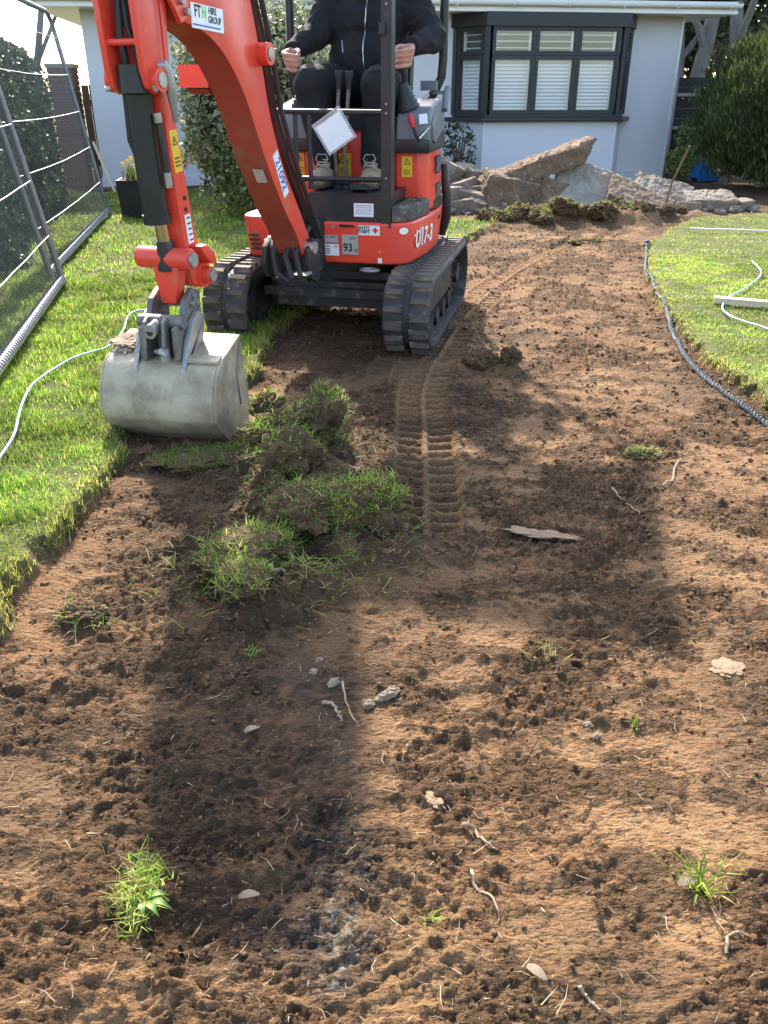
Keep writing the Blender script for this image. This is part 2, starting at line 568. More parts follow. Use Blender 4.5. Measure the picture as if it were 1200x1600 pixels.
    lip = sstep(0.10, 0.0, np.abs(sdl + 0.02)) * 0.010
    z = zl * (1 - dirt) + (z + lip * 0.3) * dirt
    far = sstep(14, 20, np.hypot(x, y))
    z = z * (1 - far)
    z = z + 0.0 * near
    return z, dirt, loose, pale, np.clip(dark, 0, 1), np.clip(grit, 0, 1), white, sdl

def axis_steps(segs):
    out = [segs[0][0]]
    for a, b, s0, s1 in segs:
        p = a
        while True:
            st = s0 + (s1 - s0) * (p - a) / (b - a)
            p += st
            if p >= b - st * 0.4:
                break
            out.append(p)
        out.append(b)
    return np.array(out)
gx = axis_steps([(-400, -40, 90, 40), (-40, -6, 8, .5), (-6, -2.6, .25, .05), (-2.6, -1.25, .04, .014), (-1.25, -1.0, .010, .0065), (-1.0, 1.1, .0064, .0064), (1.1, 1.35, .0066, .0095), (1.35, 2.6, .0105, .022), (2.6, 6, .03, .16), (6, 40, .6, 8), (40, 400, 40, 90)])
gy = axis_steps([(-60, -3, 12, 2), (-3, 0.3, .6, .05), (0.3, 0.68, .03, .012), (0.68, 2.6, .0046, .0088), (2.6, 6, .0095, .02), (6, 10.5, .022, .04), (10.5, 17, .06, .3), (17, 60, 1, 8), (60, 500, 20, 120)])
GX, GY = np.meshgrid(gx, gy)
gz_, g_dirt, g_rough, g_pale, g_dark, g_grit, g_white, g_sd = terrain(GX.ravel(), GY.ravel())
V = np.stack([GX.ravel(), GY.ravel(), gz_], 1)
nx, ny = len(gx), len(gy)
idx = np.arange(nx * ny).reshape(ny, nx)
Fq = np.stack([idx[:-1, :-1].ravel(), idx[:-1, 1:].ravel(), idx[1:, 1:].ravel(), idx[1:, :-1].ravel()], 1)
def soil_material():
    m = bpy.data.materials.new('soil_and_turf')
    m.use_nodes = True
    n = m.node_tree
    L = n.links.new
    b = n.nodes['Principled BSDF']
    b.inputs['Roughness'].default_value = 0.92
    b.inputs['Specular IOR Level'].default_value = 0.25
    geo = n.nodes.new('ShaderNodeNewGeometry')
    P = geo.outputs['Position']
    def at(k):
        a = n.nodes.new('ShaderNodeAttribute')
        a.attribute_name = k
        return a.outputs['Fac']
    mpg = n.nodes.new('ShaderNodeMapping')
    mpg.inputs['Scale'].default_value = (.6, 1.35, 1)
    L(P, mpg.inputs[0])
    def vor(sc):
        t = n.nodes.new('ShaderNodeTexVoronoi')
        t.inputs['Scale'].default_value = sc
        t.inputs['Randomness'].default_value = 1
        wv = n.nodes.new('ShaderNodeVectorMath')
        wv.operation = 'ADD'
        ns = n.nodes.new('ShaderNodeTexNoise')
        ns.inputs['Scale'].default_value = sc * .8
        sc_ = n.nodes.new('ShaderNodeVectorMath')
        sc_.operation = 'SCALE'
        sc_.inputs[3].default_value = .9 / sc
        L(P, ns.inputs['Vector'])
        L(ns.outputs['Color'], sc_.inputs[0])
        L(mpg.outputs[0], wv.inputs[0])
        L(sc_.outputs[0], wv.inputs[1])
        L(wv.outputs[0], t.inputs['Vector'])
        return t.outputs['Distance']
    def nza(sc, d=5, r=0.6):
        t = n.nodes.new('ShaderNodeTexNoise')
        t.inputs['Scale'].default_value = sc
        t.inputs['Detail'].default_value = d
        t.inputs['Roughness'].default_value = r
        L(mpg.outputs[0], t.inputs['Vector'])
        return t.outputs[0]
    def nz(sc, d=5, r=0.6):
        t = n.nodes.new('ShaderNodeTexNoise')
        t.inputs['Scale'].default_value = sc
        t.inputs['Detail'].default_value = d
        t.inputs['Roughness'].default_value = r
        L(P, t.inputs['Vector'])
        return t.outputs[0]
    def mr(v, a, b_, c=0, d=1):
        t = n.nodes.new('ShaderNodeMapRange')
        for i, q in enumerate((a, b_, c, d)):
            t.inputs[i + 1].default_value = q
        L(v, t.inputs[0])
        return t.outputs[0]
    def mix(f, a, b_, mode='MIX'):
        t = n.nodes.new('ShaderNodeMix')
        t.data_type = 'RGBA'
        t.blend_type = mode
        for s_, v in ((0, f), (6, a), (7, b_)):
            if hasattr(v, 'is_linked') or hasattr(v, 'links'):
                L(v, t.inputs[s_])
            elif s_ == 0:
                t.inputs[0].default_value = v
            else:
                t.inputs[s_].default_value = (*v, 1)
        return t.outputs[2]
    def mth(op, a, b_):
        t = n.nodes.new('ShaderNodeMath')
        t.operation = op
        for i, v in enumerate((a, b_)):
            if hasattr(v, 'links'):
                L(v, t.inputs[i])
            else:
                t.inputs[i].default_value = v
        return t.outputs[0]
    base = mix(mr(nz(3.5), .35, .65), (0.152, 0.080, 0.035), (0.200, 0.108, 0.048))
    base = mix(mth('MULTIPLY', at('pale'), mr(nz(14), .35, .65, .15, 1.0)), base, (0.250, 0.144, 0.066))
    lsum = mth('ADD', at('rough'), mth('MULTIPLY', mth('SUBTRACT', nza(48, 6, .75), .5), 2.9))
    base = mix(mr(lsum, .42, .62, 0, .80), base, (0.085, 0.046, 0.020))
    base = mix(mr(nz(160, 3), .56, .66, 0, .6), base, (0.055, 0.030, 0.014))
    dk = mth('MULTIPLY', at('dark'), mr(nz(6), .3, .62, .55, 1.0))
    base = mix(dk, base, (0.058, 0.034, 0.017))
    gr = mth('MULTIPLY', at('grit'), mr(nz(70, 3), .35, .6))
    base = mix(gr, base, (0.022, 0.02, 0.019))
    wh = mth('MULTIPLY', at('white'), mr(nz(55, 4), .45, .62))
    base = mix(wh, base, (0.20, 0.165, 0.12))
    base = mix(mr(nz(120, 3), .67, .73), base, (0.30, 0.20, 0.11))           # pale grit and root hairs
    turf = mix(mr(nz(5), .35, .65), (0.085, 0.115, 0.022), (0.15, 0.15, 0.045))
    turf = mix(mr(nz(45), .45, .65), turf, (0.07, 0.06, 0.025))
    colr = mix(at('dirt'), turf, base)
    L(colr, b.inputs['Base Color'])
    h = mth('ADD', nza(60, 6, .7), mth('MULTIPLY', vor(75), -.55))
    h = mth('ADD', h, mth('MULTIPLY', vor(170), -.30))
    bp = n.nodes.new('ShaderNodeBump')
    bp.inputs['Distance'].default_value = 0.020
    L(h, bp.inputs['Height'])
    L(mr(at('rough'), 0, 1, .75, 1.0), bp.inputs['Strength'])
    L(bp.outputs[0], b.inputs['Normal'])
    return m
SOILG = soil_material()
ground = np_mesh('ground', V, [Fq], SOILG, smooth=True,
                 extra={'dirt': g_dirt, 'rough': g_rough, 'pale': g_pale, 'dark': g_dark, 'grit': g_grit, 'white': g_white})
ground['kind'] = 'structure'
ground['label'] = 'bare brown soil strip dug out between two grass lawns'
def gh(x, y):
    """ground height at a point"""
    return float(terrain(np.array([float(x)]), np.array([float(y)]))[0][0])
def ghs(x, y):
    return terrain(np.asarray(x, float), np.asarray(y, float))[0]

SOIL = pmat('lump_soil', (0.125, 0.070, 0.035), (0.060, 0.035, 0.019), 14, 0.95, 0, 0.8, 60, spec=0.2, c3=(0.18, 0.11, 0.058), s3=26, t3=(0.58, 0.7))
GRASS = pmat('grass_blades', (1, 1, 1), None, 1, 0.55, spec=0.3, attr='tint', trans=0.55)
LEAF = pmat('leaf', (1, 1, 1), None, 1, 0.45, spec=0.4, attr='tint', trans=0.3)

# ------------------------------------------------------------------ grass and leaf builders (real blades and leaves)
def blades(base, h, w, lean, ax, ay, tint, up=None):
    """base (n,3); h,w (n,); lean (n,) bend fraction; ax,ay bend direction; returns V,F4,F3,col"""
    n = len(base)
    px, py = -ay, ax
    up = np.tile(np.array([0, 0, 1.0]), (n, 1)) if up is None else up
    side = np.stack([px, py, np.zeros(n)], 1) * (w / 2)[:, None]
    b = np.stack([ax, ay, np.zeros(n)], 1)
    mid = base + up * (h * 0.55)[:, None] + b * (h * lean * 0.28)[:, None]
    tip = base + up * (h * (1 - 0.35 * lean))[:, None] + b * (h * lean * 0.9)[:, None]
    V = np.empty((n, 5, 3))
    V[:, 0], V[:, 1] = base - side, base + side
    V[:, 2], V[:, 3] = mid - side * .75, mid + side * .75
    V[:, 4] = tip
    i = np.arange(n)[:, None] * 5
    F4 = i + np.array([0, 1, 3, 2])
    F3 = i + np.array([2, 3, 4])
    return V.reshape(-1, 3), F4, F3, np.repeat(tint, 5, 0)
def tints(n, cols, wts, jit=0.18, r=None):
    r = r or rng
    c = np.array(cols)[r.choice(len(cols), n, p=np.array(wts) / sum(wts))]
    return c * (1 + jit * r.standard_normal((n, 1))) * (1 + 0.06 * r.standard_normal((n, 3)))
LAWN_C = [(0.145, 0.285, 0.028), (0.215, 0.345, 0.042), (0.325, 0.39, 0.068), (0.47, 0.42, 0.14)]
def lawn(name, label, boxes, n, hgt, wts, y_pow=1.2):
    xs, ys = [], []
    tot = 0
    while tot < n:
        k = 60000
        q = rng.random(k)
        bi = rng.integers(0, len(boxes), k)
        B = np.array(boxes)[bi]
        x = B[:, 0] + rng.random(k) * (B[:, 1] - B[:, 0])
        y = B[:, 2] + rng.random(k) * (B[:, 3] - B[:, 2])
        keep = q < np.clip((2.4 / np.maximum(np.hypot(x, y), 1.0)) ** y_pow, 0, 1)
        vis = (np.abs(x) < 0.56 * y + 0.55)
        keep &= vis
        x, y = x[keep], y[keep]
        tuft = fbm(x, y, 5, 2)
        z, d, *_r, sd = terrain(x, y)
        k2 = (sd < 0.012) & (rng.random(len(x)) < 0.72 + 0.6 * tuft)
        xs.append(np.stack([x, y, z, tuft, sd], 1)[k2])
        tot += k2.sum()
    A = np.concatenate(xs)[:n]
    dist = np.hypot(A[:, 0], A[:, 1])
    n = len(A)
    a = rng.random(n) * 2 * np.pi
    h = hgt * (0.55 + 0.8 * rng.random(n)) * (1 + 0.55 * A[:, 3])
    lean = 0.25 + 0.75 * rng.random(n)
    w = (0.0027 + 0.0014 * rng.random(n)) * np.clip(dist / 3.4, 1, 2.3)
    patch = sstep(-0.3, 0.4, fbm(A[:, 0], A[:, 1], 1.5, 3))
    T = tints(n, LAWN_C, wts)
    T = T * (0.75 + 0.5 * patch)[:, None]
    edge = sstep(-0.10, 0.0, A[:, 4])[:, None]
    T = T * (1 - 0.6 * edge) + np.array([0.46, 0.40, 0.12]) * 0.6 * edge
    base = A[:, :3].copy()
    base[:, 2] -= 0.006
    V, F4, F3, C = blades(base, np.maximum(h, .012), w, lean, np.cos(a), np.sin(a), T)
    o = np_mesh(name, V, [F4, F3], GRASS, col=C, kind='stuff')
    o['label'] = label
    return o
# ------------------------------------------------------------------ bungalow
WALLM = pmat('pale_render', (0.55, 0.535, 0.545), (0.59, 0.575, 0.58), 0.9, 0.85, 0, 0.15, 300, spec=0.2)
PLINTH = pmat('white_plinth', (0.62, 0.62, 0.62), (0.50, 0.49, 0.47), 5, 0.8, c3=(0.3, 0.24, 0.18), s3=9, t3=(0.6, 0.75))
UPVC = pmat('white_upvc', (0.78, 0.77, 0.73), (0.70, 0.69, 0.65), 3, 0.35)
ANTH = pmat('anthracite_frame', (0.013, 0.016, 0.018), (0.018, 0.021, 0.023), 12, 0.45)
SLATE = pmat('roof_slate', (0.20, 0.20, 0.215), (0.30, 0.30, 0.31), 7, 0.7, 0, 0.3, 20)
SHUT = pmat('shutter_white', (0.85, 0.84, 0.82), None, 1, 0.5)
def glass_mat():
    m = bpy.data.materials.new('window_glass')
    m.use_nodes = True
    n = m.node_tree
    n.nodes.remove(n.nodes['Principled BSDF'])
    t = n.nodes.new('ShaderNodeBsdfTransparent')
    t.inputs[0].default_value = (0.95, 0.955, 0.95, 1)
    g = n.nodes.new('ShaderNodeBsdfGlossy')
    g.inputs['Roughness'].default_value = 0.015
    lw = n.nodes.new('ShaderNodeLayerWeight')
    lw.inputs[0].default_value = 0.5
    pw = n.nodes.new('ShaderNodeMath')
    pw.operation = 'POWER'
    pw.inputs[1].default_value = 2.5
    n.links.new(lw.outputs['Facing'], pw.inputs[0])
    f = n.nodes.new('ShaderNodeMapRange')
    f.inputs[3].default_value = 0.06
    f.inputs[4].default_value = 0.8
    n.links.new(pw.outputs[0], f.inputs[0])
    x = n.nodes.new('ShaderNodeMixShader')
    n.links.new(f.outputs[0], x.inputs[0])
    n.links.new(t.outputs[0], x.inputs[1])
    n.links.new(g.outputs[0], x.inputs[2])
    n.links.new(x.outputs[0], n.nodes['Material Output'].inputs[0])
    return m
GLASS = glass_mat()
house = thing('bungalow', 'pale grey rendered bungalow with dark bay window and white gutter', 'house', (4.36, 14.0, 0), R(8))
bay_plan = [(-3.38, 0), (-3.03, -.5), (-1.04, -.5), (-0.76, 0)]
g = G()
g.box((-5.94, .13, 1.11), (5.12, .26, 2.24)).box((-0.38, .13, 1.11), (.76, .26, 2.24))
g.box((-8.37, 3.6, 1.11), (.26, 6.66, 2.24)).box((-.13, 3.6, 1.11), (.26, 6.66, 2.24)).box((-4.25, 6.8, 1.11), (8.5, .26, 2.24))
g.prism([(-3.38, 0.1)] + bay_plan + [(-.76, .1)], -.05, .86, 'z')
g.done('wall', WALLM, house, smooth=False)
g = G()
for (x0, y0), (x1, y1) in (((-8.52, -.015), (-3.38, -.015)), ((-.76, -.015), (.015, -.015)), ((-3.39, -.01), (-3.04, -.515)), ((-3.04, -.515), (-1.03, -.515)), ((-1.03, -.515), (-.75, -.01))):
    a = math.atan2(y1 - y0, x1 - x0)
    L_ = math.hypot(x1 - x0, y1 - y0)
    g.box(((x0 + x1) / 2, (y0 + y1) / 2, .065), (L_ - .004, .02, .15), rot=(0, 0, a))
g.done('plinth', PLINTH, house, smooth=False)
for x, y in ((-3.03, -.5), (-1.04, -.5), (0.0, 0.0), (-3.38, 0)):
    G().cyl((x, y - .004, .14), (x, y - .004, .858 if x < -.5 else 2.2), .006, 8).done('corner_bead', UPVC, house)
# bay window: frame, sashes, panes, shutters
bay = G()
bay.prism([(-3.44, .1), (-3.44, -.02), (-3.065, -.56), (-1.005, -.56), (-.70, -.02), (-.70, .1)], 2.05, 2.218, 'z')
bay.prism([(-3.385, .1), (-3.385, .0), (-3.035, -.508), (-1.035, -.508), (-.755, .0), (-.755, .1)], .915, .955, 'z')
for x, y in ((-3.035, -.50), (-1.035, -.50)):
    bay.cyl((x, y + .02, .95), (x, y + .02, 2.055), .055, 8)
for x in (-3.37, -.77):
    bay.box((x, .02, 1.5), (.08, .08, 1.11))
bayo = bay.done('bay_window', ANTH, house, smooth=False)
g = G()
g.prism([(-3.52, .02), (-3.50, -.05), (-3.085, -.60), (-.985, -.60), (-.66, -.05), (-.64, .02)], .862, .912, 'z')
g.done('window_sill', ANTH, bayo, bevel=.006)
slat_src = None
def facet(p0, p1, lights, z0=.955, z1=2.05, zt=1.70):
    global slat_src
    a = math.atan2(p1[1] - p0[1], p1[0] - p0[0])
    T = Matrix.Translation((p0[0], p0[1], 0)) @ Matrix.Rotation(a, 4, 'Z')
    for (x0, x1) in lights:
        for lo, hi, up in ((z0, zt, False), (zt, z1, True)):
            f = .052
            g = G()
            for bx in ((x0 + f / 2, (lo + hi) / 2, f, hi - lo - .004), (x1 - f / 2, (lo + hi) / 2, f, hi - lo - .004)):
                g.box((bx[0], .02, bx[1]), (bx[2] - .003, .07, bx[3]))
            g.box(((x0 + x1) / 2, .02, lo + f / 2 + .002), (x1 - x0 - 2 * f, .066, f))
            g.box(((x0 + x1) / 2, .02, hi - f / 2 - .002), (x1 - x0 - 2 * f, .066, f))
            g.done('sash', ANTH, bayo, M=T, bevel=.008, seg=1, smooth=False)
            w = x1 - x0 - 2 * f
            g = G().box(((x0 + x1) / 2, .02, (lo + hi) / 2), (w - .002, .006, hi - lo - 2 * f - .002))
            g.done('pane', GLASS, bayo, M=T, smooth=False)
            # plantation shutters behind the glass
            n = 3 if up else 14
            ph = (hi - lo - 2 * f) / n
            for sx in (x0 + f + .010, x1 - f - .010):
                G().box((sx, .085, (lo + hi) / 2), (.03, .03, hi - lo - f)).done('shutter_stile', SHUT, bayo, M=T, smooth=False)
            for k in range(n):
                tilt = R(12) if up else R(56)
                if slat_src is None:
                    gg = G().box((0, 0, 0), (1, .046, .007))
                    slat_src = gg.done('slat', SHUT, bayo, smooth=False)
                    s_ = slat_src
                else:
                    s_ = inst(slat_src, 'slat', bayo)
                p = T @ Vector(((x0 + x1) / 2, .085, lo + f + ph * (k + .5)))
                s_.location = p
                s_.rotation_euler = (tilt, 0, a)
                s_.scale = (w - .03, 1, 1)
facet((-3.03, -.5), (-1.04, -.5), [(.07, .69), (.69, 1.30), (1.30, 1.92)])
l_ = math.hypot(.35, .5)
facet((-3.38, 0), (-3.03, -.5), [(.06, l_ - .06)])
l_ = math.hypot(.28, .5)
facet((-1.04, -.5), (-.76, 0), [(.06, l_ - .06)])
# eaves, gutter and roof
g = G().box((-4.25, 3.3, 2.235), (9.6, 7.7, .03))
g.done('soffit', UPVC, house, smooth=False)
g = G().box((-4.25, -.535, 2.29), (9.56, .022, .15)).box((.535, 3.3, 2.29), (.022, 7.64, .15)).box((-9.035, 3.3, 2.29), (.022, 7.64, .15))
g.done('fascia', UPVC, house, smooth=False)
g = G()
prof = [(-.60 + .058 * math.cos(t), 2.335 + .058 * math.sin(t)) for t in np.linspace(math.pi, 2 * math.pi, 9)] + [(-.60 + .050 * math.cos(t), 2.335 + .050 * math.sin(t)) for t in np.linspace(2 * math.pi, math.pi, 9)]
g.prism(prof, -9.1, .56, 'x')
g.done('gutter', UPVC, house)
for k in range(13):
    x = .40 - k * .78
    g = G()
    g.tube([(x, -.60 + .063 * math.cos(t), 2.335 + .063 * math.sin(t)) for t in np.linspace(math.pi * .95, 2 * math.pi, 8)], .012, 6)
    g.done('gutter_bracket', UPVC, house)
g = G()
g.tube([(.05, .10, 2.215), (.05, .10, .02)], .030, 12)
g.done('downpipe', UPVC, house)
x0, x1, y0, y1, ze = -9.12, .62, -.60, 7.2, 2.39
zr = ze + (y1 - y0) / 2 * math.tan(R(24))
ym = (y0 + y1) / 2
bm = bmesh.new()
a, b, c, d = (bm.verts.new(p) for p in ((x0, y0, ze), (x1, y0, ze), (x1, y1, ze), (x0, y1, ze)))
e, f = bm.verts.new((x0 + 3.4, ym, zr)), bm.verts.new((x1 - 3.4, ym, zr))
for q in ((a, b, f, e), (b, c, f), (c, d, e, f), (d, a, e), (d, c, b, a)):
    bm.faces.new(q)
g = G()
g.bm = bm
roof = g.done('roof', SLATE, house, smooth=False)
# rows of slates along the front slope, each course a raised strip
n_c = 26
for k in range(n_c):
    t0, t1 = k / n_c, (k + 1.15) / n_c
    def P(t, s):
        xa = x0 + 3.4 * t
        xb = x1 - 3.4 * t
        return (xa if s == 0 else xb, y0 + (ym - y0) * t, ze + (zr - ze) * t)
    g = G()
    pa, pb, pc, pd = P(t0, 0), P(t0, 1), P(min(t1, 1), 1), P(min(t1, 1), 0)
    vs = [g.bm.verts.new((p[0], p[1], p[2] + h)) for p, h in ((pa, .012), (pb, .012), (pc, .004), (pd, .004), (pa, .001), (pb, .001), (pc, .0008), (pd, .0008))]
    for q in ((0, 1, 2, 3), (4, 5, 1, 0), (7, 6, 5, 4)):
        g.bm.faces.new([vs[i] for i in q])
    g.done('slate_course', SLATE, roof, smooth=False)
g = G()
g.tube([(x1, y0, ze + .02), (x1 - 3.4, ym, zr + .02)], .05, 8)
g.done('hip_ridge', pmat('ridge_tile', (0.05, 0.05, 0.055), None, 1, 0.7), roof)

# ------------------------------------------------------------------ foliage helpers
def leaves(P, N, ln, wd, tint, edge=None, fold=0.25, r=None):
    """P (n,3) positions, N (n,3) leaf normals; diamond leaf with raised centre; edge tint optional"""
    r = r or rng
    n = len(P)
    A = r.standard_normal((n, 3))
    N = N / np.linalg.norm(N, axis=1)[:, None]
    U = np.cross(N, A)
    U /= np.linalg.norm(U, axis=1)[:, None] + 1e-9
    Wd = np.cross(N, U)
    l, w = ln[:, None] / 2, wd[:, None] / 2
    V = np.empty((n, 5, 3))
    V[:, 0] = P - U * l
    V[:, 1] = P + Wd * w + N * w * fold
    V[:, 2] = P + U * l
    V[:, 3] = P - Wd * w + N * w * fold
    V[:, 4] = P
    i = np.arange(n)[:, None] * 5
    F = np.concatenate([i + np.array(t) for t in ([0, 1, 4], [1, 2, 4], [2, 3, 4], [3, 0, 4])])
    C = np.repeat(tint[:, None, :], 5, 1)
    if edge is not None:
        C[:, :4] = edge[:, None, :]
    return V.reshape(-1, 3), F, C.reshape(-1, 3)
def leaf_obj(name, P, N, size, asp, cols, wts, parent, edge=None, jit=0.2):
    n = len(P)
    ln = size * (0.65 + 0.7 * rng.random(n))
    T = tints(n, cols, wts, jit)
    E_ = None
    if edge:
        E_ = tints(n, edge[0], edge[1], .12)
    V, F, C = leaves(P, N, ln, ln * asp, np.clip(T, .005, 1), E_)
    return np_mesh(name, V, [F], LEAF, parent, col=np.clip(C, 0.004, 1))
BARK = pmat('pale_bark', (0.20, 0.178, 0.145), (0.12, 0.104, 0.083), 5, 0.9, 0, 0.7, 22, c3=(0.12, 0.13, 0.08), s3=4, t3=(0.6, 0.75), stretch=(1, 1, .35))
BARKD = pmat('dark_bark', (0.10, 0.078, 0.06), (0.16, 0.13, 0.10), 6, 0.9, 0, 0.7, 25, stretch=(1, 1, .35))
TWIG = pmat('dark_twigs', (0.030, 0.030, 0.016), (0.05, 0.042, 0.026), 20, 0.95, 0, 0.8, 30)

# clipped hedge along the left boundary, behind the temporary fence
hedge = thing('clipped_hedge', 'tall clipped dark green hedge behind the wire fence on the left', 'hedge', (-3.6, 8.0, 0), 0)
hp = np.array([(-2.15, 3.4), (-2.75, 6.3), (-3.35, 8.6), (-4.02, 11.15)])
def hedge_pt(t):
    i = np.clip((t * 3).astype(int), 0, 2)
    f = (t * 3 - i)[:, None]
    return hp[i] * (1 - f) + hp[i + 1] * f
n = 46000
t = rng.random(n) ** 0.75
q = hedge_pt(t)
ht = 1.98 - 0.42 * t
face = rng.random(n)
depth = np.abs(rng.normal(0, .07, n))
zz = rng.random(n) * ht
bulge = 0.10 * fbm(q[:, 1], zz, 1.3, 3) + .05 * fbm(q[:, 1], zz, 5, 2)
P = np.stack([q[:, 0] - depth + bulge - .10 * (zz / ht) ** 3, q[:, 1], zz], 1)
N = np.tile([1.0, -.25, .35], (n, 1)) + 0.7 * rng.standard_normal((n, 3))
topm = face < .22
P[topm, 0] = q[topm, 0] - .12 - rng.random(topm.sum()) * .9
P[topm, 2] = ht[topm] + .05 * fbm(P[topm, 0], P[topm, 1], 3, 2) - depth[topm] * .5
N[topm] = np.array([0, 0, 1.0]) + .6 * rng.standard_normal((topm.sum(), 3))
endm = face > .90
P[endm] = np.stack([-4.02 - rng.random(endm.sum()) * .9, 11.15 + bulge[endm], zz[endm] * .8], 1)
leaf_obj('foliage', P - np.array([-3.6, 8, 0]), N, .05, .55, [(0.035, 0.062, 0.018), (0.055, 0.090, 0.024), (0.095, 0.13, 0.04), (0.13, 0.15, 0.06)], [4, 4, 2, .6], hedge)
g = G()
left = [(x - 1.0, y) for x, y in hp[::-1]]
g.prism([(x - .10, y) for x, y in hp] + left, 0.0, 1.52, 'z', M=Matrix.Translation((3.6, -8, 0)))
g.done('twig_core', TWIG, hedge, smooth=False)

def blob_shrub(name, label, cat, c, rad, h, n, size, asp, cols, wts, edge=None, base=0.05, core=True, stemn=5, lump=.22):
    t = thing(name, label, cat, (c[0], c[1], c[2]))
    u = rng.standard_normal((n, 3))
    u /= np.linalg.norm(u, axis=1)[:, None]
    k = 1 - np.abs(rng.normal(0, .13, n))
    a1 = np.arctan2(u[:, 1], u[:, 0])
    k *= 1 + lump * fbm(a1 * 1.1, u[:, 2] * 2.2, 1.4, 3)
    P = np.stack([u[:, 0] * rad[0] * k, u[:, 1] * rad[1] * k, base + h * (0.5 + 0.5 * np.sign(u[:, 2]) * np.abs(u[:, 2]) ** .8 * k)], 1)
    N = u + .75 * rng.standard_normal((n, 3)) + np.array([0, 0, .35])
    leaf_obj('foliage', P, N, size, asp, cols, wts, t, edge)
    g = G()
    for i in range(stemn):
        a = i * 2.4
        g.tube([(0.05 * math.cos(a), .05 * math.sin(a), -.02), (rad[0] * .25 * math.cos(a), rad[1] * .25 * math.sin(a), h * .4), (rad[0] * .5 * math.cos(a), rad[1] * .5 * math.sin(a), h * .8)], [.03 * h, .02 * h, .008], 6)
    g.done('stem', BARKD, t)
    if core:
        g = G()
        g.ball((0, 0, base + h * .5), 1, sub=3, sc=(rad[0] * .72, rad[1] * .72, h * .37))
        for v in g.bm.verts:
            v.co *= 1 + .10 * math.sin(v.co.x * 9 + v.co.z * 7) * math.cos(v.co.y * 8)
        g.done('twig_core', TWIG, t)
    return t
blob_shrub('variegated_shrub', 'rounded shrub with cream-edged green leaves behind the red digger boom', 'shrub', (-1.28, 9.75, .05), (.93, .8, .0), 1.93, 19000, .062, .55,
           [(0.045, 0.075, 0.022), (0.07, 0.11, 0.035), (0.10, 0.13, 0.05)], [4, 3, 1], edge=([(0.50, 0.47, 0.25), (0.36, 0.36, 0.16), (0.10, 0.13, 0.05)], [3, 2, 2]), base=.08)
# evergreen at the right: upright feathery sprays
con = thing('conifer_shrub', 'big dark green feathery conifer on the right beside the bungalow', 'conifer', (6.02, 12.75, 0))
n = 80000
u = rng.standard_normal((n, 3))
u /= np.linalg.norm(u, axis=1)[:, None]
k = 1 - np.abs(rng.normal(0, .10, n))
a1 = np.arctan2(u[:, 1], u[:, 0])
k *= 1 + .17 * fbm(a1 * 1.6, u[:, 2] * 1.3, 2.2, 3)
zc = u[:, 2]
prof = np.where(zc > 0, np.clip(1 - np.abs(zc) ** 1.7, 0, 1) ** .75, np.sqrt(np.clip(1 - np.abs(zc) ** 3.2, 0, 1)))
k = k * (1 + .10 * fbm(a1 * 6, zc * 5, 1.5, 3))
P = np.stack([np.cos(a1) * 1.62 * prof * k, np.sin(a1) * 1.35 * prof * k, 1.12 + 1.10 * zc * k], 1)
out = np.stack([np.cos(a1), np.sin(a1), np.zeros(n)], 1)
ln = .085 * (.5 + .9 * rng.random(n))
d = np.array([0, 0, 1.0]) + .38 * out + .22 * rng.standard_normal((n, 3))
d /= np.linalg.norm(d, axis=1)[:, None]
sd_ = np.cross(d, rng.standard_normal((n, 3)))
sd_ /= np.linalg.norm(sd_, axis=1)[:, None]
w = .0075 * (.6 + rng.random(n))
V = np.empty((n, 4, 3))
V[:, 0] = P
V[:, 1] = P + d * (ln * .45)[:, None] + sd_ * w[:, None]
V[:, 2] = P + d * ln[:, None]
V[:, 3] = P + d * (ln * .45)[:, None] - sd_ * w[:, None]
T = tints(n, [(0.050, 0.066, 0.022), (0.080, 0.100, 0.028), (0.12, 0.135, 0.036)], [4, 3, 2.0], .2)
up_ = sstep(1.3, 2.1, P[:, 2])[:, None]
T = T * (1 - .35 * up_) + np.array([.15, .155, .035]) * .35 * up_  # upper sprays tinted lighter, the sunlit top put into the colour
np_mesh('foliage', V.reshape(-1, 3), [np.arange(n * 4).reshape(n, 4)], LEAF, con, col=np.repeat(np.clip(T, .004, 1), 4, 0))
g = G()
g.ball((0, 0, 1.10), 1, sub=3, sc=(1.32, 1.08, .92))
g.done('twig_core', TWIG, con)
g = G()
for i in range(6):
    a = i * 1.05
    g.tube([(.08 * math.cos(a), .08 * math.sin(a), -.03), (.45 * math.cos(a), .4 * math.sin(a), .35), (.7 * math.cos(a), .6 * math.sin(a), .9)], [.05, .04, .02], 7)
g.done('stem', BARKD, con)

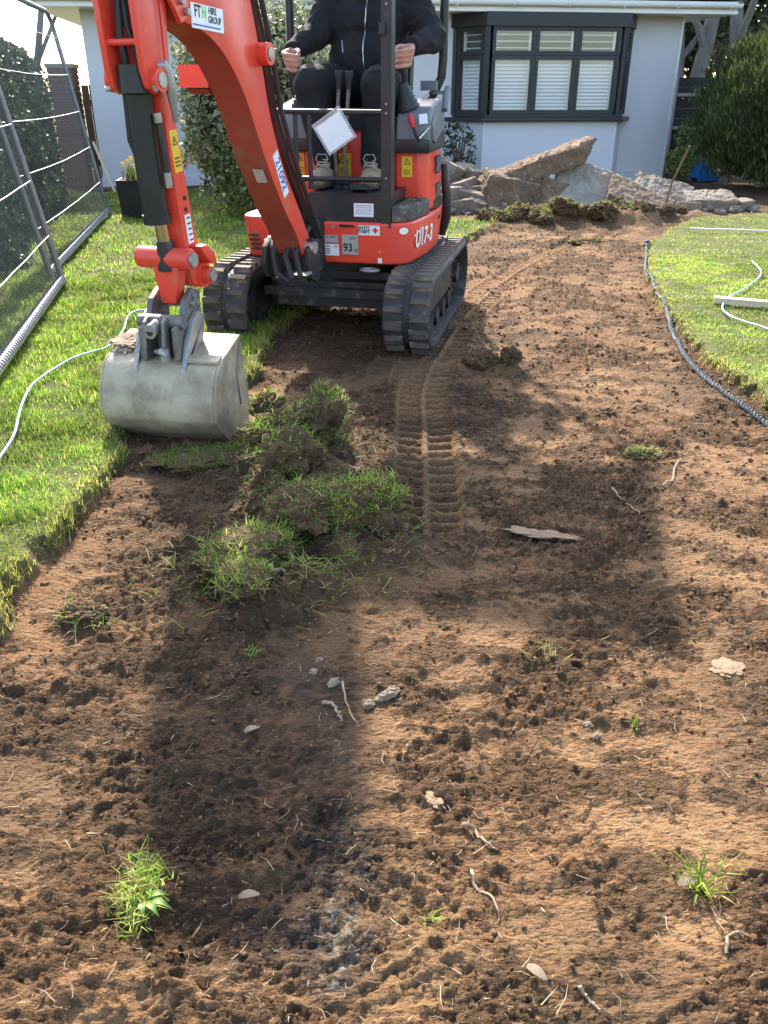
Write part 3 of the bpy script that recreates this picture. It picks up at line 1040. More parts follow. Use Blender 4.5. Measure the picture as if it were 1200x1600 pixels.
def tree(name, label, cat, loc, h, r0, spread, leafn, lsize, cols, wts, bark, seed, levels=3, first=.4, lean=(0, 0), fork=None, crown_only_top=True):
    rr = random.Random(seed)
    t = thing(name, label, cat, loc)
    g = G()
    ends = []
    def grow(p, d, L, r, lv):
        path, rs = [p.copy()], [r]
        q = p.copy()
        dd = d.copy()
        for i in range(5):
            dd = (dd + Vector((rr.gauss(0, .10), rr.gauss(0, .10), rr.gauss(.03, .05)))).normalized()
            q = q + dd * L / 5
            path.append(q.copy())
            rs.append(r * (1 - .13 * (i + 1)))
            if lv < levels and i >= 1:
                for _ in range(1 if lv else (2 if i > 1 else 1)):
                    s = Vector((rr.gauss(0, 1), rr.gauss(0, 1), rr.gauss(.5, .4))).normalized()
                    nd = (dd * .75 + s * spread).normalized()
                    grow(q, nd, L * rr.uniform(.45, .7), r * .45, lv + 1)
            if lv >= levels - 1:
                ends.append(q.copy())
        g.tube(path, rs, 9 if lv == 0 else (6 if lv == 1 else 4))
    if fork:
        for d0, L0, r1 in fork:
            grow(Vector((0, 0, -.05)), Vector(d0).normalized(), L0, r1, 0)
    else:
        grow(Vector((0, 0, -.05)), Vector((lean[0], lean[1], 1)).normalized(), h, r0, 0)
    g.done('trunk', bark, t)
    if leafn and ends:
        E_ = np.array([[*e] for e in ends])
        P = E_[rng.integers(0, len(E_), leafn)] + rng.normal(0, .16, (leafn, 3))
        N = rng.standard_normal((leafn, 3)) + np.array([0, 0, .5])
        leaf_obj('crown', P, N, lsize, .5, cols, wts, t)
    return t
DKG = [(0.04, 0.06, 0.02), (0.07, 0.095, 0.03), (0.13, 0.14, 0.06)]
tree('bare_tree', 'leafless tree rising behind the clipped hedge on the left', 'tree', (-5.70, 14.6, 0), 4.4, .075, .55, 0, .05, DKG, [1, 1, 1], BARKD, 8, levels=3)
tree('forked_tree', 'pale-barked forked tree just behind the right corner of the bungalow', 'tree', (5.95, 18.2, 0), 5, .2, .7, 5200, .11, DKG, [3, 3, 2], BARK, 3, levels=3, fork=[((-.16, 0, 1), 4.6, .15), ((.05, .05, 1), 5.0, .20)])
tree('straight_tree', 'straight grey trunk standing above the big conifer', 'tree', (6.55, 17.6, 0), 5.2, .17, .7, 3800, .11, DKG, [3, 3, 2], BARK, 14, levels=3)
for i, (x, y, h, sdn, lab) in enumerate(((6.3, 22.5, 4.6, 21, 'dark evergreen tree seen between house corner and conifer'), (8.6, 21.5, 4.8, 22, 'dark evergreen tree in the top right corner behind the conifer'), (4.6, 25, 4.2, 23, 'far olive tree low behind the forked trunk'))):
    tree('evergreen_tree', lab, 'tree', (x, y, 0), h, .16, .95, 15000, .15, DKG + [(0.17, 0.13, 0.08)], [4, 3, 1.5, 1.5], BARKD, sdn, levels=3, fork=[((.25, 0, 1), h * .8, .12), ((-.3, .1, 1), h * .75, .12), ((0, -.3, .8), h * .6, .1), ((0.5, -.2, .7), h * .55, .08), ((-.5, -.2, .6), h * .5, .08)])

# brick pier with boarded gate beyond the hedge end
BRICK = pmat('red_brown_brick', (0.20, 0.095, 0.065), (0.13, 0.07, 0.052), 3, 0.9, 0, 0.4, 60, c3=(0.3, 0.2, 0.16), s3=25, t3=(.6, .72))
MORT = pmat('mortar', (0.28, 0.25, 0.22), None, 1, 0.95, 0, .4, 80)
pier = thing('brick_pier', 'weathered red brick pier at the end of the hedge beside the bungalow', 'pier', (-4.50, 13.1, 0), R(5))
G().box((0, 0, .77), (.32, .32, 1.54)).done('mortar_core', MORT, pier, smooth=False)
bsrc = None
for r_ in range(21):
    z = .037 + r_ * .0735
    for s_ in range(4):
        for k in range(2 if r_ % 2 else 1):
            if bsrc is None:
                bsrc = G().box((0, 0, 0), (.163, .03, .062)).done('brick', BRICK, pier, bevel=.005, seg=1, smooth=False)
                o = bsrc
            else:
                o = inst(bsrc, 'brick', pier)
            off = (-.084 if k == 0 else .084) if r_ % 2 else 0
            a = s_ * math.pi / 2
            dd = .158 + random.uniform(-.003, .003)
            o.location = (off * math.cos(a) + dd * math.sin(a), off * math.sin(a) - dd * math.cos(a), z)
            o.rotation_euler = (0, 0, a)
            o.scale = ((1 if r_ % 2 else 2.02), 1, 1)
G().box((0, 0, 1.565), (.38, .38, .05)).done('cap_stone', MORT, pier, bevel=.01)
OLDW = pmat('old_timber', (0.16, 0.10, 0.062), (0.24, 0.165, 0.11), 4, 0.85, 0, .4, 30, stretch=(6, 6, 1))
gate = thing('boarded_gate', 'narrow brown boarded gate between brick pier and bungalow', 'gate', (-4.2, 13.35, 0), R(8))
for k in range(3):
    G().box((-.10 + k * .105, 0, .68 + .01 * k), (.098, .022, 1.30)).done('board', OLDW, gate, bevel=.004, seg=1)
G().box((0, .03, .3), (.32, .03, .08)).box((0, .03, 1.1), (.32, .03, .08)).done('rail', OLDW, gate)
# boundary fence right of the house: concrete post, dark boards
DKW = pmat('dark_fence_board', (0.018, 0.016, 0.016), (0.03, 0.027, 0.026), 5, 0.7, 0, .3, 30, stretch=(1, 1, 6))
CONC = pmat('concrete_post', (0.36, 0.345, 0.315), (0.27, 0.255, 0.23), 9, 0.9, 0, .4, 50)
fen = thing('boundary_fence', 'dark boarded fence with pale concrete post right of the bungalow', 'fence', (4.80, 15.4, 0), R(6))
G().box((0, 0, .72), (.11, .11, 1.5)).done('concrete_post', CONC, fen, bevel=.012)
for sx in (-1, 1):
    for k in range(9):
        G().box((sx * .66, 0.01 + .008 * (k % 2), .14 + k * .155), (1.2, .02, .150)).done('board', DKW, fen, bevel=.003, seg=1, smooth=False)
    for z in (.16, .70, 1.20):
        G().box((sx * .66, -.035, z), (1.18, .04, .05)).done('rail', CONC, fen, bevel=.004, seg=1, smooth=False)

# ------------------------------------------------------------------ temporary mesh fence panels leaning outward on the left
def fence_panel(label, p0, p1, lean, dz, tall=1.9):
    p0, p1 = Vector(p0), Vector(p1)
    a = math.atan2(p1.y - p0.y, p1.x - p0.x)
    L = (p1 - p0).length
    t = thing('temporary_fence_panel', label, 'fence panel', p0, a, 'temporary site fence panels')
    T = Matrix.Rotation(lean, 4, 'X')
    r = .021
    g = G()
    g.tube([(0, 0, -.06), (0, 0, tall - .16)], r, 12)
    g.done('upright_tube', GALVD, t, M=T)
    g = G()
    g.tube([(L, 0, -.06), (L, 0, tall - .16)], r, 12)
    g.done('upright_tube', GALVD, t, M=T)
    g = G()
    g.tube([(0, 0, tall - .165), (.025, 0, tall - .07), (.10, 0, tall - .01), (.2, 0, tall), (L - .2, 0, tall), (L - .10, 0, tall - .01), (L - .025, 0, tall - .07), (L, 0, tall - .165)], r, 12)
    g.done('top_tube', GALVD, t, M=T)
    g = G()
    g.tube([(.01, .0, .075), (L - .01, 0, .075)], .027, 14)
    bt = g.done('bottom_tube', GALV, t, M=T)
    for z, sag in ((.36, .012), (.70, .02), (1.03, .015), (1.36, .022), (1.68, .01)):
        g = G()
        pts = [(L * k / 16, -.012 - .003 * math.sin(k * 1.7), z - sag * math.sin(math.pi * k / 16)) for k in range(17)]
        g.tube(pts, .0036, 6)
        g.done('horizontal_wire', GALV, t, M=T)
    g = G()
    k = 0
    x = .05
    while x < L - .03:
        g.tube([(x, .004, .05), (x + .004 * math.sin(x * 9), .004, .95), (x, .004, tall)], .0017, 3, caps=False)
        # wire tail wrapped round the bottom tube
        g.tube([(x, -.030, .075), (x, -.0215, .0965), (x, 0, .105), (x, .0215, .0965), (x, .030, .075)], .0034, 4, caps=False)
        x += .038
    o = g.done('wire_mesh', GALVD, t, M=T)
    o['kind'] = 'stuff'
    return t
fence_panel('farther wire fence panel leaning outward, its end tube near the black planter', (-2.33, 5.92, .05), (-2.93, 9.3, .05), R(-9), 0)
fence_panel('nearer wire fence panel at the left edge of the picture', (-1.50, 2.42, .05), (-2.16, 5.68, .05), R(-9), 0)
# ------------------------------------------------------------------ mini excavator
def frame(o, deg):
    return Matrix.Translation(o) @ Matrix.Rotation(R(deg), 4, 'Z')
EXM = frame((-.209, 5.07, 0), -12.5)
ex = thing('mini_excavator', 'red tracked mini excavator digging with its grey bucket', 'excavator', (-.209, 5.07, -.006), R(-12.5))
MB = EXM.inverted() @ frame((-.42, 4.3, 0), -20)          # boom plane: local -y is forward
def text(name, s, size, M, mat, parent, align='CENTER', bold=0.0, sx=1.0):
    c = bpy.data.curves.new(name, 'FONT')
    c.body = s
    c.size = size
    c.align_x = align
    c.align_y = 'CENTER'
    c.extrude = .0006
    c.offset = bold
    t = bpy.data.objects.new('tmp', c)
    me = bpy.data.meshes.new_from_object(t)
    bpy.data.objects.remove(t)
    me.transform(M @ Matrix.Diagonal((sx, 1, 1, 1)))
    me.materials.clear()
    me.materials.append(mat)
    o = bpy.data.objects.new(name, me)
    COL.objects.link(o)
    o.parent = parent
    return o
def face_m(o, right, up):
    """matrix whose local x runs right, y runs up, z out of the face"""
    r = Vector(right).normalized()
    u = Vector(up)
    u = (u - r * u.dot(r)).normalized()
    n = r.cross(u)
    return Matrix(((r.x, u.x, n.x, o[0]), (r.y, u.y, n.y, o[1]), (r.z, u.z, n.z, o[2]), (0, 0, 0, 1)))
def plate(name, M, w, h, mat, parent, t=.0015, bev=0):
    return G().box((0, 0, t / 2), (w, h, t)).done(name, mat, parent, M=M, bevel=bev, seg=1, smooth=False)

# tracks
yf, yr, rr_, zc_ = -.57, .57, .182, .205
def belt_pt(s):
    """point, tangent on the belt line; s runs along the perimeter"""
    Ls = yr - yf
    Cq = math.pi * rr_
    s = s % (2 * Ls + 2 * Cq)
    if s < Ls:
        return (yf + s, zc_ + rr_), 0.0
    s -= Ls
    if s < Cq:
        a = s / rr_
        return (yr + rr_ * math.sin(a), zc_ + rr_ * math.cos(a)), -a
    s -= Cq
    if s < Ls:
        return (yr - s, zc_ - rr_), -math.pi
    s -= Ls
    a = s / rr_
    return (yf - rr_ * math.sin(a), zc_ - rr_ * math.cos(a)), -math.pi - a
PER = 2 * (yr - yf) + 2 * math.pi * rr_
lug_src = None
NL = 44
for side in (-1, 1):
    cx = side * .495
    g = G()
    rings = []
    NS = 132
    for k in range(NS):
        (y, z), a = belt_pt(PER * k / NS)
        ny_, nz_ = math.sin(-a) , math.cos(a)
        ring = []
        for xo, d in ((-.125, .004), (-.118, .012), (-.02, .012), (-.014, .004), (.014, .004), (.02, .012), (.118, .012), (.125, .004), (.125, -.014), (-.125, -.014)):
            ring.append(g.bm.verts.new((cx + xo, y + ny_ * d, z + nz_ * d)))
        rings.append(ring)
    for k in range(NS):
        A, B = rings[k], rings[(k + 1) % NS]
        for j in range(10):
            g.bm.faces.new((A[j], A[(j + 1) % 10], B[(j + 1) % 10], B[j]))
    tr = g.done('rubber_track', RUB, ex, ang=50)
    for k in range(NL):
        for half in (-1, 1):
            (y, z), a = belt_pt(PER * (k + (0 if half < 0 else .5)) / NL)
            if lug_src is None:
                q = G()
                vs = []
                for zz_, kx, ky in ((0, 1, 1), (.026, .9, .62)):
                    for x_, y_ in ((-.052, -.026), (.046, -.022), (.052, 0), (.046, .022), (-.052, .026), (-.046, 0)):
                        vs.append(q.bm.verts.new((x_ * kx, y_ * ky, zz_)))
                q.bm.faces.new([vs[i] for i in range(6, 12)])
                for i in range(6):
                    q.bm.faces.new((vs[i], vs[(i + 1) % 6], vs[6 + (i + 1) % 6], vs[6 + i]))
                lug_src = q.done('track_lug', RUBM, tr, bevel=.005, seg=1, ang=50)
                o = lug_src
            else:
                o = inst(lug_src, 'track_lug', tr)
            o.location = (cx + half * .068, y + math.sin(-a) * .010, z + math.cos(a) * .010)
            o.rotation_euler = (a, 0, 0 if half > 0 else 0)
            o.scale = (half, 1, 1)
    # idler, sprocket, rollers, frame
    for yy, r0, nm in ((yf, .155, 'idler_wheel'), (yr, .150, 'drive_sprocket')):
        g = G()
        g.cyl((cx - .035, yy, zc_), (cx + .035, yy, zc_), r0, 28)
        for sx in (-1, 1):
            g.cyl((cx + sx * .035, yy, zc_), (cx + sx * .055, yy, zc_), r0 * .86, 28)
            g.cyl((cx + sx * .055, yy, zc_), (cx + sx * .085, yy, zc_), r0 * .42, 20)
            for b_ in range(8):
                t_ = b_ * math.pi / 4
                g.cyl((cx + sx * .055, yy + r0 * .62 * math.sin(t_), zc_ + r0 * .62 * math.cos(t_)), (cx + sx * .064, yy + r0 * .62 * math.sin(t_), zc_ + r0 * .62 * math.cos(t_)), .010, 6)
        g.done(nm, BLKM, tr)
    for yy in (-.34, -.12, .10, .33):
        G().cyl((cx - .07, yy, .088), (cx + .07, yy, .088), .052, 18).done('roller', BLKM, tr)
    G().box((cx, 0, .225), (.12, .84, .15)).done('track_frame', BLKM, tr, bevel=.02)
# undercarriage
g = G()
g.box((0, 0, .255), (.76, .62, .20)).box((0, -.33, .245), (.62, .16, .14)).box((0, -.44, .262), (.74, .05, .045))
g.done('undercarriage_frame', BLKM, ex, bevel=.012)
g = G()
g.prism([(.80, .10), (.86, .06), (.88, .18), (.875, .30), (.84, .40), (.80, .38), (.82, .26)], -.47, .47, 'x')
g.done('dozer_blade', BLKM, ex, bevel=.004, seg=1)
g = G().cyl((0, 0, .35), (0, 0, .44), .30, 40)
g.done('slew_bearing', BLKM, ex)
g = G()
g.tube([(.24 + .05 * math.cos(t), -.47 + .035 * math.sin(t), .398) for t in np.linspace(0, 2 * math.pi, 20)[:-1]], .008, 8, closed=True)
g.done('tie_down_ring', STEEL, ex)
# revolving frame skirt
skirt = [(-.062, -.50), (.34, -.50), (.40, -.487), (.445, -.452), (.47, -.40), (.505, -.12), (.512, .15), (.49, .42), (.42, .60), (.30, .70), (0, .76), (-.30, .70), (-.42, .60), (-.50, .42), (-.525, .1), (-.53, -.25),
         (-.515, -.33), (-.47, -.385), (-.36, -.40), (-.33, -.36), (-.30, -.22), (-.062, -.22)]
g = G()
g.prism(skirt, .43, .645, 'z')
for v in g.bm.verts:
    if v.co.z < .5:
        v.co.x *= .965
        v.co.y *= .965
sk = g.done('body_skirt', RED, ex, bevel=.014, seg=3, ang=50)
g = G()
g.box((.13, -.255, .708), (.44, .47, .128)).box((.13, -.25, .776), (.44, .46, .012))
fl = g.done('floor_plate', BLACK, ex, bevel=.006)
g = G()
g.prism([(.362, -.488), (.395, -.478), (.437, -.442), (.460, -.39), (.492, -.12), (.488, -.055), (.362, -.055)], .647, .725, 'z')
st = g.done('step_pad', pmat('step_plastic', (0.05, 0.047, 0.043), (0.09, 0.08, 0.07), 14, .7, 0, .3, 60, c3=(.2, .165, .12), s3=20, t3=(.5, .65)), ex, bevel=.010)
for i in range(6):
    for j in range(3):
        if j * .036 + .385 < .445 + .006 * i:
            G().box((.388 + j * .034, -.42 + i * .062, .728), (.024, .014, .008), rot=(0, 0, R(35 if (i + j) % 2 else -35))).done('tread_bar', RUBM, st, bevel=.002, seg=1)
cover = [(-.47, .0), (.285, .0), (.29, -.06), (.44, -.06), (.475, -.02), (.495, .1), (.495, .32), (.43, .55), (.28, .68), (0, .73), (-.28, .68), (-.43, .55), (-.50, .36), (-.51, .06)]
g = G()
g.prism(cover, .652, 1.06, 'z')
for v in g.bm.verts:
    if v.co.z > .9:
        v.co.x *= .97
        v.co.y = .3 + (v.co.y - .3) * .97
cv = g.done('engine_cover', RED, ex, bevel=.03, seg=4, ang=50)
g = G().prism([(.44, -.045), (.503, .10), (.503, .33), (.46, .5), (.455, .48), (.495, .33), (.495, .10), (.435, -.04)], .655, .70, 'z')
g.done('cover_seam', BLACK, cv)
for z0, h, yy in ((.885, .095, .165), (.745, .085, .185)):
    g = G()
    g.box((.488, yy, z0), (.018, .125, h))
    vo = g.done('vent_grille', BLACK, cv, bevel=.006, seg=1)
    g = G()
    for k in range(7):
        g.box((.4985, yy - .052 + k * .0175, z0), (.004, .004, h * 1.0), rot=(R(38), 0, 0))
        g.box((.4985, yy - .052 + k * .0175, z0), (.0042, .004, h * 1.0), rot=(R(-38), 0, 0))
    g.done('vent_mesh', GREYP, cv)
G().box((.505, .16, .60), (.014, .05, .022)).done('side_slot', BLACK, sk)
for k in range(4):
    G().box((-.44 + .004 * k, -.389, .545 - k * .024), (.06, .012, .010)).done('louvre_slot', BLACK, sk)
g = G()
g.tube([(.47, .52, .45), (.50, .50, .55), (.505, .47, .68), (.48, .50, .86)], [.028, .032, .03, .022], 10)
g.done('rear_bumper', BLACK, ex)
# labels and writing on the front panel
FR, UPV = (1, 0, 0), (0, 0, 1)
def fm(x, z, y=-.5015, tilt=0):
    return Matrix.Translation((x, y, z)) @ Matrix.Rotation(R(90), 4, 'X') @ Matrix.Rotation(R(tilt), 4, 'Z')
def tiltm(x, z, extra=0.0):          # the skirt face leans in towards its foot
    yy = -.5016 + (.645 - z) * .0814
    return Matrix.Translation((x, yy - .003 - extra, z)) @ Matrix.Rotation(R(90 + 4.6), 4, 'X')
plate('anti_theft_label', tiltm(.245, .606), .115, .05, WHITE, sk)
text('lettering', 'ANTI', .026, tiltm(.218, .617, .0018), INK, sk, bold=.0008)
text('lettering', 'THEFT', .022, tiltm(.218, .598, .0018), INK, sk, bold=.0008)
plate('red_cross_mark', tiltm(.279, .607, .0018), .030, .010, INKR, sk)
plate('red_cross_mark', tiltm(.279, .607, .0022), .010, .030, INKR, sk)
plate('noise_label', tiltm(.140, .530), .088, .102, GREYL, sk)
text('lettering', '93', .058, tiltm(.127, .513, .0018), INK, sk, bold=.0012, sx=.9)
text('lettering', 'dB', .022, tiltm(.170, .500, .0018), INK, sk)
text('lettering', 'LWA', .018, tiltm(.157, .563, .0018), INK, sk)
plate('number_plate_label', tiltm(.025, .557), .10, .038, GREYL, sk)
text('lettering', 'CE  No. 21092', .012, tiltm(.025, .566, .0018), INK, sk)
plate('hire_label', tiltm(.028, .500), .098, .060, WHITE, sk)
for k in range(4):
    plate('print_line', tiltm(.008, .519 - k * .012, .0018), .045 - .006 * (k % 2), .004, INK, sk)
plate('print_line', tiltm(.060, .519, .0018), .018, .006, INKR, sk)
plate('serial_bar', tiltm(.125, .625), .078, .014, INK, sk)
G().cyl((0, 0, 0), (0, 0, .006), .011, 16).done('key_lock', STEEL, sk, M=tiltm(.052, .620))
o = G().cyl((0, 0, 0), (0, 0, .002), .02, 24).done('oval_label', WHITE, sk, M=Matrix.Translation((.425, -.4755, .605)) @ Matrix.Rotation(R(36), 4, 'Z') @ Matrix.Rotation(R(94), 4, 'X') @ Matrix.Diagonal((1.3, .85, 1, 1)))
plate('small_label', tiltm(.30, .452), .022, .026, WHITE, sk)
plate('manual_label', fm(.215, .705, -.4925), .105, .066, WHITE, fl)
for k in range(5):
    plate('print_line', fm(.215, .727 - k * .010, -.4945), .085, .0035, GREYL if k else INKR, fl)
ms = face_m((.4865, -.225, .545), (.118, .993, 0), (.06, 0, 1))
text('lettering', 'U17-3', .125, Matrix.Translation((.006, 0, 0)) @ ms, WHITE, sk, bold=.003)
plate('white_stripe', Matrix.Translation((.004, 0, 0)) @ face_m((.4745, -.335, .585), (.118, .993, .18), (.06, 0, 1)), .16, .008, WHITE, sk)
def warn(name, M, w, h, parent):
    plate(name, M, w, h, YELL, parent)
    T = M @ Matrix.Translation((0, h * .22, .002))
    a_ = w * .36
    for i in range(3):
        t0, t1 = R(90 + 120 * i), R(210 + 120 * i)
        p0, p1 = Vector((a_ * math.cos(t0), a_ * math.sin(t0), 0)), Vector((a_ * math.cos(t1), a_ * math.sin(t1), 0))
        d = p1 - p0
        G().box((0, 0, 0), (d.length, w * .06, .001)).done('triangle_mark', INK, parent, M=T @ Matrix.Translation((p0 + p1) / 2) @ Matrix.Rotation(math.atan2(d.y, d.x), 4, 'Z'), smooth=False)
    text('lettering', '!', w * .42, T, INK, parent, bold=.0006)
    T = M @ Matrix.Translation((0, -h * .25, .002))
    for k in range(3):
        plate('print_line', T @ Matrix.Translation((0, (k - 1) * h * .09, 0)), w * .62, h * .03, INK, parent)
warn('warning_label', fm(.358, .884, -.0615), .058, .105, cv)
warn('warning_label', fm(-.02, .885, -.0015), .088, .12, cv)
warn('warning_label', fm(-.275, .885, -.0015), .045, .115, cv)
# canopy
g = G()
g.box((.335, -.455, 1.45), (.052, .085, 1.66))
fp = g.done('front_post', BLACK, ex, bevel=.008)
for z in (1.62, 1.20, 1.16, .86):
    G().ball((.335, -.499, z), .007, sub=1).done('bolt', STEEL, fp)
g = G()
g.box((.318, -.505, 1.52), (.03, .03, .05))
g.done('post_bracket', BLACK, fp, bevel=.004)
g = G()
g.tube([(.46, .45, 2.30), (.462, .45, 1.42), (.455, .45, 1.33), (.42, .45, 1.26), (.35, .45, 1.15), (.33, .45, 1.04)], .026, 14)
g.done('rear_post', BLACK, ex)
g = G()
g.tube([(-.445, .45, 2.30), (-.45, .45, 1.35), (-.44, .45, 1.27), (-.36, .45, 1.06)], .026, 14)
g.done('rear_post', BLACK, ex)
g = G().box((-.06, 0.02, 2.32), (.94, 1.02, .06))
g.done('canopy_roof', BLACK, ex, bevel=.03, seg=3)
G().box((.37, .45, 1.225), (.05, .05, .018), rot=(0, R(-35), 0)).done('post_clip', WHITE, ex, bevel=.004)
rail = G()
rail.tube([(-.27, -.47, 1.166), (-.25, -.485, 1.166), (.31, -.485, 1.162)], .014, 12)
ro = rail.done('guard_rail', BLACK, ex)
G().tube([(-.21, -.485, .852), (.31, -.485, .852)], .013, 12).done('guard_rail', BLACK, ex)
for x in (-.140, -.068):
    G().tube([(x, -.482, .80), (x, -.482, 1.165)], .012, 10).done('guard_upright', BLACK, ex)
# consoles, joysticks, levers, seat
for sx, x0 in ((1, .395), (-1, -.285)):
    g = G()
    g.prism([(-.11, 1.00), (-.10, 1.13), (-.04, 1.185), (.20, 1.22), (.40, 1.20), (.42, 1.02), (.2, .985)], x0 - .095, x0 + .095, 'x')
    co = g.done('control_console', GREYP, ex, bevel=.022, seg=3)
    G().prism([(-.115, .955), (-.118, 1.03), (.0, 1.0), (.30, 1.06), (.40, 1.06), (.40, .96)], x0 - .10, x0 + .10, 'x').done('console_base', BLACK, co, bevel=.015)
    jx = x0 - .045 * sx
    g = G()
    prof = []
    for k in range(13):
        z = 1.165 + k * .011
        r_ = .068 - .0033 * k + (.008 if k % 2 else -.002)
        prof.append((z, r_))
    g.tube([(jx - .003 * i * sx, -.02 - .002 * i, z) for i, (z, r_) in enumerate(prof)], [r_ for z, r_ in prof], 20)
    g.done('joystick_gaiter', RUBS, co, ang=80)
    g = G()
    tip = (-.272, -.055, 1.40) if sx < 0 else (.325, -.055, 1.415)
    g.tube([(jx - .03 * sx * .5, -.04, 1.30), ((jx + tip[0]) / 2, -.05, 1.34), tip], [.014, .018, .024], 12)
    g.ball((tip[0], tip[1], tip[2] + .01), .026)
    g.done('joystick', RUBS, co)
    if sx > 0:
        g = G()
        g.tube([(.385, -.135, 1.145), (.392, -.14, 1.12), (.405, -.14, 1.085)], [.014, .017, .010], 10)
        g.done('red_lock_lever', INKR, co)
        g = G()
        g.tube([(.405, -.14, 1.09), (.42, -.135, 1.045), (.435, -.12, 1.02)], .008, 8)
        g.done('lock_rod', RUBS, co)
        plate('console_label', face_m((.452, -.107, 1.125), (1, .15, .1), (-.1, .3, 1)), .045, .05, WHITE, co)
        g = G()
        g.tube([(.435, -.13, 1.03), (.475, -.10, 1.075), (.497, -.06, 1.10)], .009, 8)
        g.done('grab_bar', CHROME, co)
        g = G().prism([(-.06, 1.02), (-.09, 1.10), (-.02, 1.14), (.06, 1.12), (.04, 1.0)], .488, .503, 'x')
        g.done('side_bracket', GREYP, co, bevel=.005)
for dx in (0, .052):
    g = G()
    g.tube([(-.005 + dx, -.19, .78), (-.008 + dx, -.22, .95), (.028 + dx, -.245, 1.27), (.032 + dx, -.25, 1.30)], .0105, 10)
    lv = g.done('travel_lever', DKST, ex)
    G().tube([(.028 + dx, -.247, 1.265), (.031 + dx, -.249, 1.31), (.033 + dx, -.25, 1.335), (.033 + dx, -.25, 1.352)], [.013, .017, .025, .022], 12).done('lever_grip', RUBS, lv)
    G().tube([(-.005 + dx, -.19, .782), (-.005 + dx, -.19, .795), (-.005 + dx, -.19, .805), (-.005 + dx, -.19, .815), (-.006 + dx, -.195, .84)], [.036, .028, .032, .022, .012], 12).done('lever_gaiter', RUBS, lv)
G().box((.165, -.36, .800), (.085, .11, .03), rot=(R(-12), 0, 0)).done('travel_pedal', RUBS, ex, bevel=.006)
g = G()
g.tube([(-.36, .02, 1.14), (-.385, -.01, 1.24), (-.41, -.04, 1.31)], [.008, .014, .016], 10)
g.ball((-.413, -.044, 1.325), .020)
g.done('side_lever', RUBS, ex)
g = G().box((.062, .29, 1.12), (.44, .46, .11))
seat = g.done('seat_cushion', RUBS, ex, bevel=.035, seg=3)
g = G().box((.062, .515, 1.44), (.42, .10, .56), rot=(R(-8), 0, 0))
g.done('seat_back', RUBS, ex, bevel=.035, seg=3)
g = G()
g.tube([(.50, .30, 1.16), (.50, .36, 1.24), (.505, .40, 1.27)], .02, 10).box((.40, .36, 1.285), (.09, .07, .05)).box((.455, .40, 1.25), (.09, .05, .018))
g.done('arm_rest_bracket', GREYP, ex, bevel=.008)

# swing bracket and boom ----------------------------------------------------
def sz(*pts):
    return [(-s, z) for s, z in pts]
g = G()
for x, k_, b_ in ((-.125, 1.0, -.30), (.094, .82, .0)):
    g.prism(sz((b_, .43), (.03, .395), (.13 * k_, .43), (.17 * k_, .50), (.15 * k_, .575), (.08, .62), (max(b_, -.02), .60), (b_, .58)), x - .014, x + .014, 'x')
g.cyl((-.07, .30, .40), (-.07, .30, .655), .07, 24).box((-.07, .16, .47), (.12, .22, .10)).box((-.02, -.04, .425), (.19, .12, .03))
br = g.done('swing_bracket', BLKM, ex, M=MB, bevel=.008)
g = G().cyl((-.145, -.085, .575), (.122, -.085, .575), .030, 18)
g.done('boom_pin', STEEL, br, M=MB)
g = G()
for x, z in ((.100, .46), (-.06, .44)):
    g.cyl((x, -.11, z), (x + .002, -.15, z), .011, 6)
g.done('bracket_bolt', STEEL, br, M=MB)
g = G()
g.tube([(-.06, -.10, .64), (-.075, -.15, .55), (-.05, -.175, .46), (.0, -.15, .42)], .016, 8).tube([(.02, -.09, .64), (.0, -.17, .54), (.03, -.175, .44)], .016, 8).tube([(.06, -.02, .66), (.05, -.17, .56), (.07, -.16, .45)], .014, 8)
g.done('bracket_hose', RUBS, br, M=MB)
boom_o = sz((.03, .53), (.03, .59), (.135, .745), (.285, .949), (.385, 1.15), (.44, 1.36), (.50, 1.56), (.58, 1.75), (.72, 1.92), (.95, 1.98), (1.06, 1.90), (1.07, 1.56), (1.02, 1.472),
            (.90, 1.452), (.80, 1.415), (.72, 1.362), (.65, 1.295), (.587, 1.215), (.52, 1.10), (.455, .987), (.37, .865), (.292, .761), (.18, .635), (.135, .55), (.08, .52))
def curve_outline(pts, corners, n=3):
    """Catmull-Rom through an outline, keeping the listed corner indices sharp"""
    out = []
    m = len(pts)
    for i in range(m):
        p0, p1, p2, p3 = (np.array(pts[(i + k) % m]) for k in (-1, 0, 1, 2))
        if i in corners:
            p0 = p1
        if (i + 1) % m in corners:
            p3 = p2
        for k in range(n):
            f = k / n
            q = .5 * (2 * p1 + (p2 - p0) * f + (2 * p0 - 5 * p1 + 4 * p2 - p3) * f ** 2 + (-p0 + 3 * p1 - 3 * p2 + p3) * f ** 3)
            out.append((float(q[0]), float(q[1])))
    return out
g = G()
g.prism(curve_outline(boom_o, {0, 1, 10, 11, 12, 23, 24}), -.072, .074, 'x')
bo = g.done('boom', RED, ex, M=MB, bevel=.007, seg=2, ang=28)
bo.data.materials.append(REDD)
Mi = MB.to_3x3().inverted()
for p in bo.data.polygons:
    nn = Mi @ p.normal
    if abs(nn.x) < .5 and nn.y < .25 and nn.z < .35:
        p.material_index = 1  # down- and forward-facing sides take the mud and painted shade
g = G()
for x in (-.094, .094):
    g.prism(sz((.995, 1.49), (1.05, 1.46), (1.17, 1.60), (1.225, 1.78), (1.18, 1.88), (1.05, 1.93), (.99, 1.8)), x - .009 - .011 * (1 if x > 0 else -1), x + .009 - .011 * (1 if x > 0 else -1), 'x')
g.done('boom_tip_cheek', RED, bo, M=MB, bevel=.004, seg=1)
G().cyl((-.115, -1.14, 1.79), (.115, -1.14, 1.79), .04, 20).done('pivot_boss', RED, bo, M=MB, bevel=.004)
